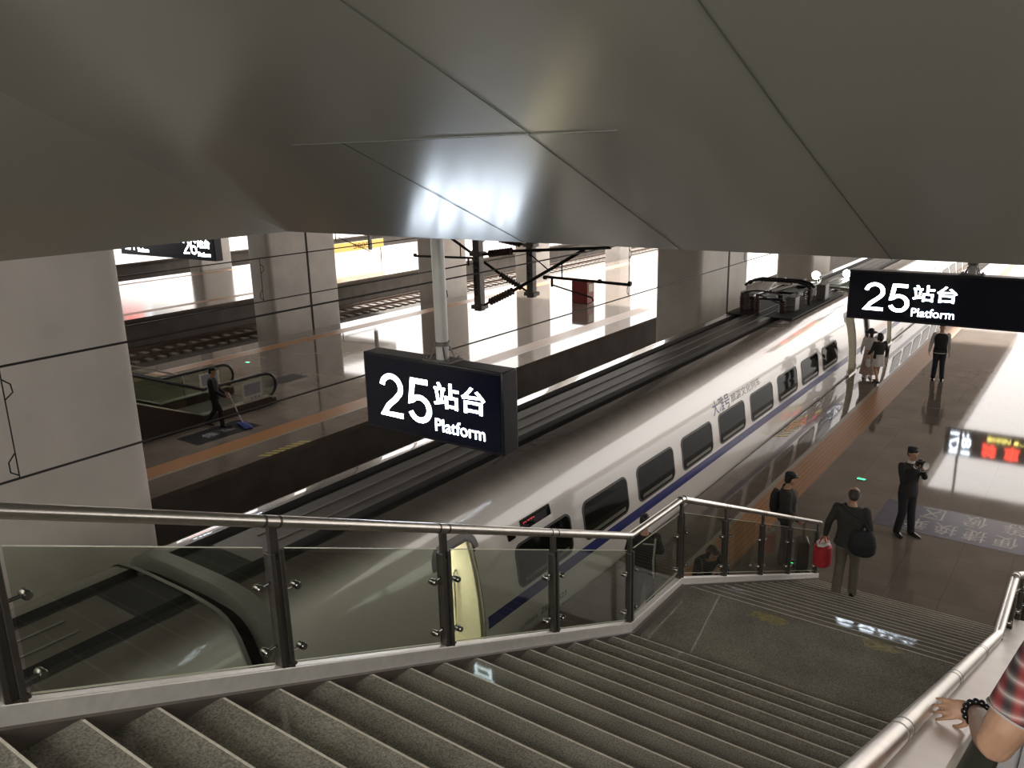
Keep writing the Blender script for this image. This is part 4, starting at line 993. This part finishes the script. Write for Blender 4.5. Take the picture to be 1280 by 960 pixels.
t = thing('shoulder_bag', 'large black shoulder bag hanging at the hip of the person in khaki trousers', 'bag', p.w((.22,-.13,.80)))
mb = MB(); mb.eloft([((.20,-.16,.80), .14, .07), ((.21,-.17,.85), .185, .105), ((.21,-.165,.96), .195, .115), ((.20,-.15,1.08), .175, .10), ((.19,-.13,1.16), .13, .06)], (1,.25,0), 18); fuse('bag_body', p.put(mb), M['darkcloth'], t, .012, 3)
b = MB(); b.tube([(.30,-.10,1.12), (.20,-.155,1.33), (.0,-.17,1.42), (-.12,-.10,1.50), (-.11,.05,1.46), (.0,.165,1.30), (.2,.14,1.1), (.33,-.04,1.08)], .018, 8); build('strap', p.put(b), M['darkcloth'], t)
t = thing('red_bag', 'red soft bag with a white top carried low in the left hand on the stairs', 'bag', p.w((-.37,.07,.38)))
mb = MB(); mb.eloft([((-.37,.07,.40), .11, .15), ((-.37,.07,.42), .13, .17), ((-.37,.07,.58), .135, .175), ((-.37,.07,.70), .125, .165), ((-.37,.07,.73), .09, .12)], (1,0,0), 20); build('bag_body', p.put(mb), M['redbag'], t)
mb = MB()
for k in range(9):
    a = 2*PI*k/9; mb.ball((-.37+.06*math.cos(a), .07+.09*math.sin(a), .735+.012*(k % 3)), (.045, .05, .028), 6)
fuse('white_wrapping', p.put(mb), M['whitecloth'], t, .010, 2)
b = MB()
for dx in (-.03, .03): b.tube([(-.37+dx*2,-.03,.72), (-.365+dx,.04,.83), (-.36,.075,.845), (-.365+dx,.11,.83), (-.37+dx*2,.17,.72)], .008, 8)
build('handle', p.put(b), M['redbag'], t)
# man in cap with a trolley case, behind the lower balustrade
p = Person('person in dark cap and scarf standing beyond the lower glass with a trolley case', (-4.1, 13.5, 0), -1.15, 1.66,
           dict(elR=(.27,.0,1.14), wrR=(.30,.16,.98), hR=(-.1,.6,-.5), cR=.8, hd=(0,.02,1.495)), (.35, -.1))
p.body(); p.hair(); p.cap(M['darkcloth'], True); p.top(M['greycloth'], .03, 'jacket', 1.0, -.5); p.trousers(M['navy'], .02); p.shoes(M['shoe'])
b = MB(); b.bar((-.11,.15,1.40), (.05,.155,1.02), .05, .02, (0,1,0)); b.bar((.05,.165,1.42), (.13,.15,1.06), .045, .02, (0,1,0)); build('plaid_scarf', p.put(b), M['whitecloth'] if False else mat('scarf', (.22,.19,.19), .8, 0, .6, 40), p.t)
b = MB(); b.tube([(-.235,.0,1.42), (-.285,-.03,1.2), (-.30,-.0,.98)], [.016,.016,.014], 8); b.tube([(-.16,-.12,1.38),(-.19,-.13,1.1),(-.19,-.13,.9)], .014, 8); build('white_piping', p.put(b), M['whitecloth'], p.t)
mb = MB(); mb.eloft([((-.10,-.20,.95), .13, .06), ((-.10,-.21,1.05), .16, .085), ((-.10,-.205,1.25), .155, .08), ((-.10,-.18,1.38), .11, .05)], (1,0,0), 16)
t = thing('backpack', 'black backpack on the person in the dark cap', 'bag', p.w((-.1,-.2,.93))); fuse('bag_body', p.put(mb), M['darkcloth'], t, .012, 3)
t = thing('trolley_case', 'dark trolley case with a raised pull handle beyond the lower glass panels', 'suitcase', p.w((.32,.28,0)))
b = MB(); b.box(.10, .44, .17, .38, .06, .62); build('case', p.put(b), M['black'], t, bevel=.03)
b = MB(); b.tube([(.19,.28,.62), (.19,.28,.97), (.21,.28,.985), (.33,.28,.985), (.35,.28,.97), (.35,.28,.62)], .010, 8); build('pull_handle', p.put(b), M['chrome'], t)
for x_ in (.14, .41):
    b = MB(); b.lathe((x_-.015,.2,.045), [(.045,0),(.045,.03)], 14, (1,0,0)); b.lathe((x_-.015,.38,.045), [(.045,0),(.045,.03)], 14, (1,0,0)); build('wheel', p.put(b), M['rubber'], t)
# person crouching low behind the lower balustrade
p = Person('person crouching low behind the first glass panel of the lower flight, holding a white card', (-4.72, 11.55, 0), -2.2, 1.70,
           dict(pel=(0,-.12,.30), waist=(0,-.13,.44), chest=(0,-.04,.63), neck=(0,.06,.78), hd=(0,.12,.80), shL=(-.185,.05,.74), shR=(.185,.05,.74), hipL=(-.10,-.10,.30), hipR=(.10,-.10,.30),
                kneeL=(-.17,.27,.50), kneeR=(.17,.27,.50), ankL=(-.14,.02,.08), ankR=(.14,.02,.08), elL=(-.24,.24,.58), elR=(.24,.24,.58), wrL=(-.10,.42,.56), wrR=(.12,.42,.58), hL=(.3,.7,-.1), hR=(-.3,.7,-.1), nL=(.2,0,-1), nR=(-.2,0,-1)), (0, -.45))
p.body(); p.hair('bob'); p.top(M['darkcloth'], .026, 'jacket', 1.0, -.2); p.trousers(M['navy'], .018); p.shoes(M['shoe'])
b = MB(); b.bar((.02,.50,.52), (.02,.56,.66), .12, .004, (0,1,-.4)); solid('card', p.put(b), M['plastic'], 'small white card held by the person crouching behind the glass', 'card')
# person standing behind the landing glass
p = Person('person in dark clothes with a pale back strap standing behind the landing glass', (-5.3, 10.5, 0), .45, 1.70,
           dict(elL=(-.26,.06,1.14), wrL=(-.16,.27,1.02), hL=(.3,.8,.1), elR=(.26,.06,1.14), wrR=(.18,.26,1.04), hR=(-.3,.8,.1), ankL=(-.13,.05,.08), ankR=(.12,-.06,.08)), (0, -.2))
p.body(); p.hair(); p.top(M['darkcloth'], .028, 'jacket', 1.0, -.5); p.trousers(M['navy'], .02); p.shoes(M['shoe'])
b = MB(); b.tube([(.17,.10,1.44), (.165,-.13,1.40), (.14,-.155,1.1), (.15,-.15,.80)], .016, 8); b.tube([(-.02,-.158,1.36), (.165,-.145,1.35)], .012, 8); build('pale_strap', p.put(b), M['shirt'], p.t)
# two women boarding
p = Person('person in a dark sun hat, white blouse and long patterned skirt beside the train door', (-6.0, 27.2, 0), .55, 1.58,
           dict(elL=(-.25,.03,1.14), wrL=(-.22,.17,.95), elR=(.25,.06,1.15), wrR=(.20,.25,1.08), hR=(-.2,.8,.2)))
p.body(); p.hair('long'); p.sunhat(M['darkcloth']); p.top(M['whitecloth'], .020, 'blouse', 1.0, -.15); p.skirt(M['skirt'], .16, .165, .27); p.shoes(M['plastic'])
p = Person('person with dark bob and white skirt walking in heels beside the train door', (-5.62, 26.72, 0), .75, 1.55,
           dict(ankL=(-.08,-.20,.13), kneeL=(-.09,.0,.49), ankR=(.08,.16,.09), kneeR=(.09,.12,.50), elL=(-.25,.05,1.14), wrL=(-.26,.20,1.0), elR=(.25,-.08,1.14), wrR=(.26,.0,.93)))
p.body(); p.hair('bob'); p.top(M['greycloth'], .022, 'blouse', 1.0, -.35); p.skirt(M['whitecloth'], .62, .165, .215, 'skirt', 5); p.shoes(M['shoe'])
t = thing('handbag', 'white handbag hanging at the left side of the person in the white skirt', 'bag', p.w((-.30,.12,.55)))
b = MB(); b.eloft([((-.30,.12,.58), .13, .05), ((-.30,.12,.62), .15, .07), ((-.30,.12,.80), .13, .06), ((-.30,.12,.84), .10, .03)], (.2,1,0), 14); build('bag_body', p.put(b), M['plastic'], t)
b = MB(); b.tube([(-.28,.03,.82), (-.285,.09,.98), (-.285,.15,.98), (-.30,.21,.82)], .008, 8); build('handle', p.put(b), M['plastic'], t)
# cleaner on the far platform
p = Person('person in dark work clothes pushing a blue mop across the far platform', (-19.68, 12.85, 0), -.75, 1.68,
           dict(ankL=(-.09,-.30,.15), kneeL=(-.09,-.04,.48), footL=(0,1,-.5), ankR=(.09,.16,.08), kneeR=(.09,.14,.48), elL=(-.24,.06,1.14), wrL=(-.08,.27,.97), hL=(.3,.7,-.5), elR=(.25,.05,1.14), wrR=(.17,.32,.92), hR=(-.2,.7,-.5), cL=.8, cR=.8), (0, -.1))
p.body(); p.hair(); p.cap(M['darkcloth'], True); p.top(M['darkcloth'], .028, 'jacket', 1.0, -.6); p.trousers(M['darkcloth'], .022); p.shoes(M['shoe'])
b = MB(); b.tube([(-.12,.14,1.42), (-.06,-.135,1.33), (.1,-.14,1.05)], .014, 8); build('reflective_strap', p.put(b), M['shirt'], p.t)
t = thing('mop', 'blue mop with a white handle pushed by the cleaner', 'mop', p.w((.15,.75,0)))
b = MB(); b.tube([(.05,.40,1.0), (.16,.72,.10)], .018, 10); build('handle', p.put(b), M['plastic'], t)
mb = MB(); mb.eloft([((-.12,.60,.05), .10, .04), ((.15,.74,.06), .12, .05), ((.42,.88,.05), .10, .04)], (-.4,.9,0), 12)
for k in range(16): mb.ball((-.15+.6*k/15, .62+.28*k/15+.07*(-1)**k, .035), (.07, .07, .035), 6)
fuse('mop_head', p.put(mb), M['bluecloth'], t, .013, 2)
# traveller riding the far escalator, mostly behind the pier
p = Person('person in a pale top riding the far escalator beside the big concrete pier', (-21.2, 10.75, ez(11.1)+.02), PI, 1.66)
p.body(voxel=.014); p.hair(); p.top(M['whitecloth'], .022, 'shirt', .5, -.3); p.trousers(M['navy'], .02); p.shoes(M['shoe'])

# ------------------------------------------------------------------ traveller on the escalator beside us: hand on the parapet
def PX(u, v, y):           # point at depth y seen where the photo shows it (1280 x 960 frame)
    d = rt*((u-640)/FPX)-up*((v-480)/FPX)+fw; return V((0,0,7))+d*(y/d.y)
wr = PX(1220, 889, 2.97); el = PX(1243, 930, 2.63); sh = PX(1335, 790, 2.75)
t = thing('person', 'person in a red plaid sleeve resting a beaded wrist on the pale parapet', 'person', (.42, 2.58, pitch1(2.58)-.1))
mb = MB()
fa = (wr-el).normalized()
mb.tube([sh, lerp(sh, el, .5), lerp(sh, el, .88), el+(el-sh).normalized()*.0, lerp(el, wr, .18), lerp(el, wr, .5), lerp(el, wr, .85), wr], [.068, .066, .061, .055, .054, .047, .032, .029], 18, ends=True)
tip = PX(1178, 887, 2.96); hd_ = (tip-wr).normalized()
n_ = V((0, RI/TR, 1)).normalized()*-1; n_ = V((-.2, .66, -.62)).normalized()
hand_tubes(mb, wr+fa*.012, hd_, n_, .10, -1, .86)
# the rest of the body stands on the escalator outside the frame
base = V((.42, 2.58, pitch1(2.58)-.1))
sh2 = V((sh.x+.0, sh.y, sh.z)); c0 = V((sh2.x+.21, sh2.y+.03, sh2.z))
mb.eloft([(base+V((.0,0,.86)), .16, .12), (base+V((.02,0,1.0)), .165, .12), (lerp(base+V((.02,0,1.0)), c0, .5), .16, .12), (c0-V((0,0,.14)), .18, .12), (c0-V((0,0,.03)), .15, .09), (c0+V((0,0,.05)), .07, .065), (c0+V((0,.02,.14)), .055, .055)], (1,0,0), 18)
hq = c0+V((0,.02,.24)); mb.ball(hq, (.078, .098, .118), 12); mb.tube([hq+V((0,.09,.0)), hq+V((0,.115,-.03))], .014, 8, ends=True)
for sx in (-.1, .1): mb.tube([base+V((sx,0,.9)), base+V((sx,.02,.48)), base+V((sx,0,.08))], [.085, .055, .038], 12, ends=True); mb.eloft([(base+V((sx,-.05,.05)), .035, .04), (base+V((sx,.06,.04)), .042, .03), (base+V((sx,.16,.02)), .025, .012)], (1,0,0), 10)
mb.tube([c0+V((.2,0,-.02)), c0+V((.26,0,-.3)), c0+V((.26,.1,-.54))], [.055,.04,.028], 12, ends=True); hand_tubes(mb, c0+V((.26,.1,-.54)), (0,.2,-1), (-1,0,0), .35, -1)
fuse('body', mb, M['skin_arm'], t, .0048, 3)
# plaid
m_, nt, b_ = nodes('plaid_cloth'); tc = nt.nodes.new('ShaderNodeTexCoord')
w1 = nt.nodes.new('ShaderNodeTexWave'); w1.inputs['Scale'].default_value = 5.5; w1.bands_direction = 'X'; w2 = nt.nodes.new('ShaderNodeTexWave'); w2.inputs['Scale'].default_value = 6.5; w2.bands_direction = 'Z'
w3 = nt.nodes.new('ShaderNodeTexWave'); w3.inputs['Scale'].default_value = 13; w3.bands_direction = 'DIAGONAL'
rr = []
for w, cs in ((w1, ((0,(.015,.014,.017)),(.5,(.16,.012,.016)),(.8,(.30,.02,.025)),(1,(.35,.03,.03)))), (w2, ((0,(.02,.02,.022)),(.6,(.10,.09,.09)),(.93,(.30,.28,.27)),(1,(.55,.52,.5))))):
    nt.links.new(tc.outputs['Object'], w.inputs['Vector']); r = nt.nodes.new('ShaderNodeValToRGB'); nt.links.new(w.outputs['Fac'], r.inputs['Fac'])
    r.color_ramp.elements[0].color = (*cs[0][1], 1); r.color_ramp.elements[0].position = cs[0][0]; r.color_ramp.elements[1].color = (*cs[-1][1], 1)
    for ps, cc in cs[1:-1]: e_ = r.color_ramp.elements.new(ps); e_.color = (*cc, 1)
    rr.append(r)
mx = nt.nodes.new('ShaderNodeMixRGB'); mx.inputs['Fac'].default_value = .5; nt.links.new(rr[0].outputs[0], mx.inputs[1]); nt.links.new(rr[1].outputs[0], mx.inputs[2]); nt.links.new(mx.outputs[0], b_.inputs['Base Color']); b_.inputs['Roughness'].default_value = .85
M['plaid'] = m_
mb = MB(); mb.eloft([(base+V((.0,0,.80)), .19, .145), (base+V((.02,0,1.0)), .19, .14), (lerp(base+V((.02,0,1.0)), c0, .5), .185, .14), (c0-V((0,0,.14)), .205, .14), (c0-V((0,0,.03)), .165, .105), (c0+V((0,0,.05)), .08, .075)], (1,0,0), 18)
ax = (el-sh).normalized()
mb.tube([sh-ax*.02, lerp(sh, el, .3), lerp(sh, el, .74)], [.082, .082, .078], 20, ends=False); mb.tube([c0+V((.2,0,-.02)), c0+V((.24,0,-.2))], [.08,.075], 14, ends=True)
fuse('plaid_shirt', mb, M['plaid'], t, .009, 2)
b = MB(); e0 = lerp(sh, el, .74); b.tube([e0-ax*.004, e0+ax*.003], .0812, 24); build('sleeve_hem', b, mat('sleeve_hem', (.30,.27,.26), .8), t)
mb = MB()
for sx in (-.1, .1): mb.tube([base+V((sx,0,.92)), base+V((sx,.02,.48)), base+V((sx,0,.1))], [.105, .08, .07], 12, ends=True)
mb.eloft([(base+V((0,0,.82)), .185, .135), (base+V((0,0,1.0)), .18, .13)], (1,0,0), 16); fuse('trousers', mb, M['navy'], t, .014, 2)
mb = MB(); mb.ball(hq+V((0,-.02,.03)), (.086, .10, .105), 10); fuse('hair', mb, M['hair'], t, .012, 2)
t2 = thing('bracelet', 'bracelet of large black beads on the wrist resting on the parapet', 'bracelet', wr)
q = lerp(el, wr, .93); u = fa.orthogonal().normalized(); w_ = fa.cross(u)
for k in range(13):
    a = 2*PI*k/13; b = MB(); b.ball(q+(u*math.cos(a)+w_*math.sin(a))*.039, .0125, 8); build('bead', b, M['bead'], t2)
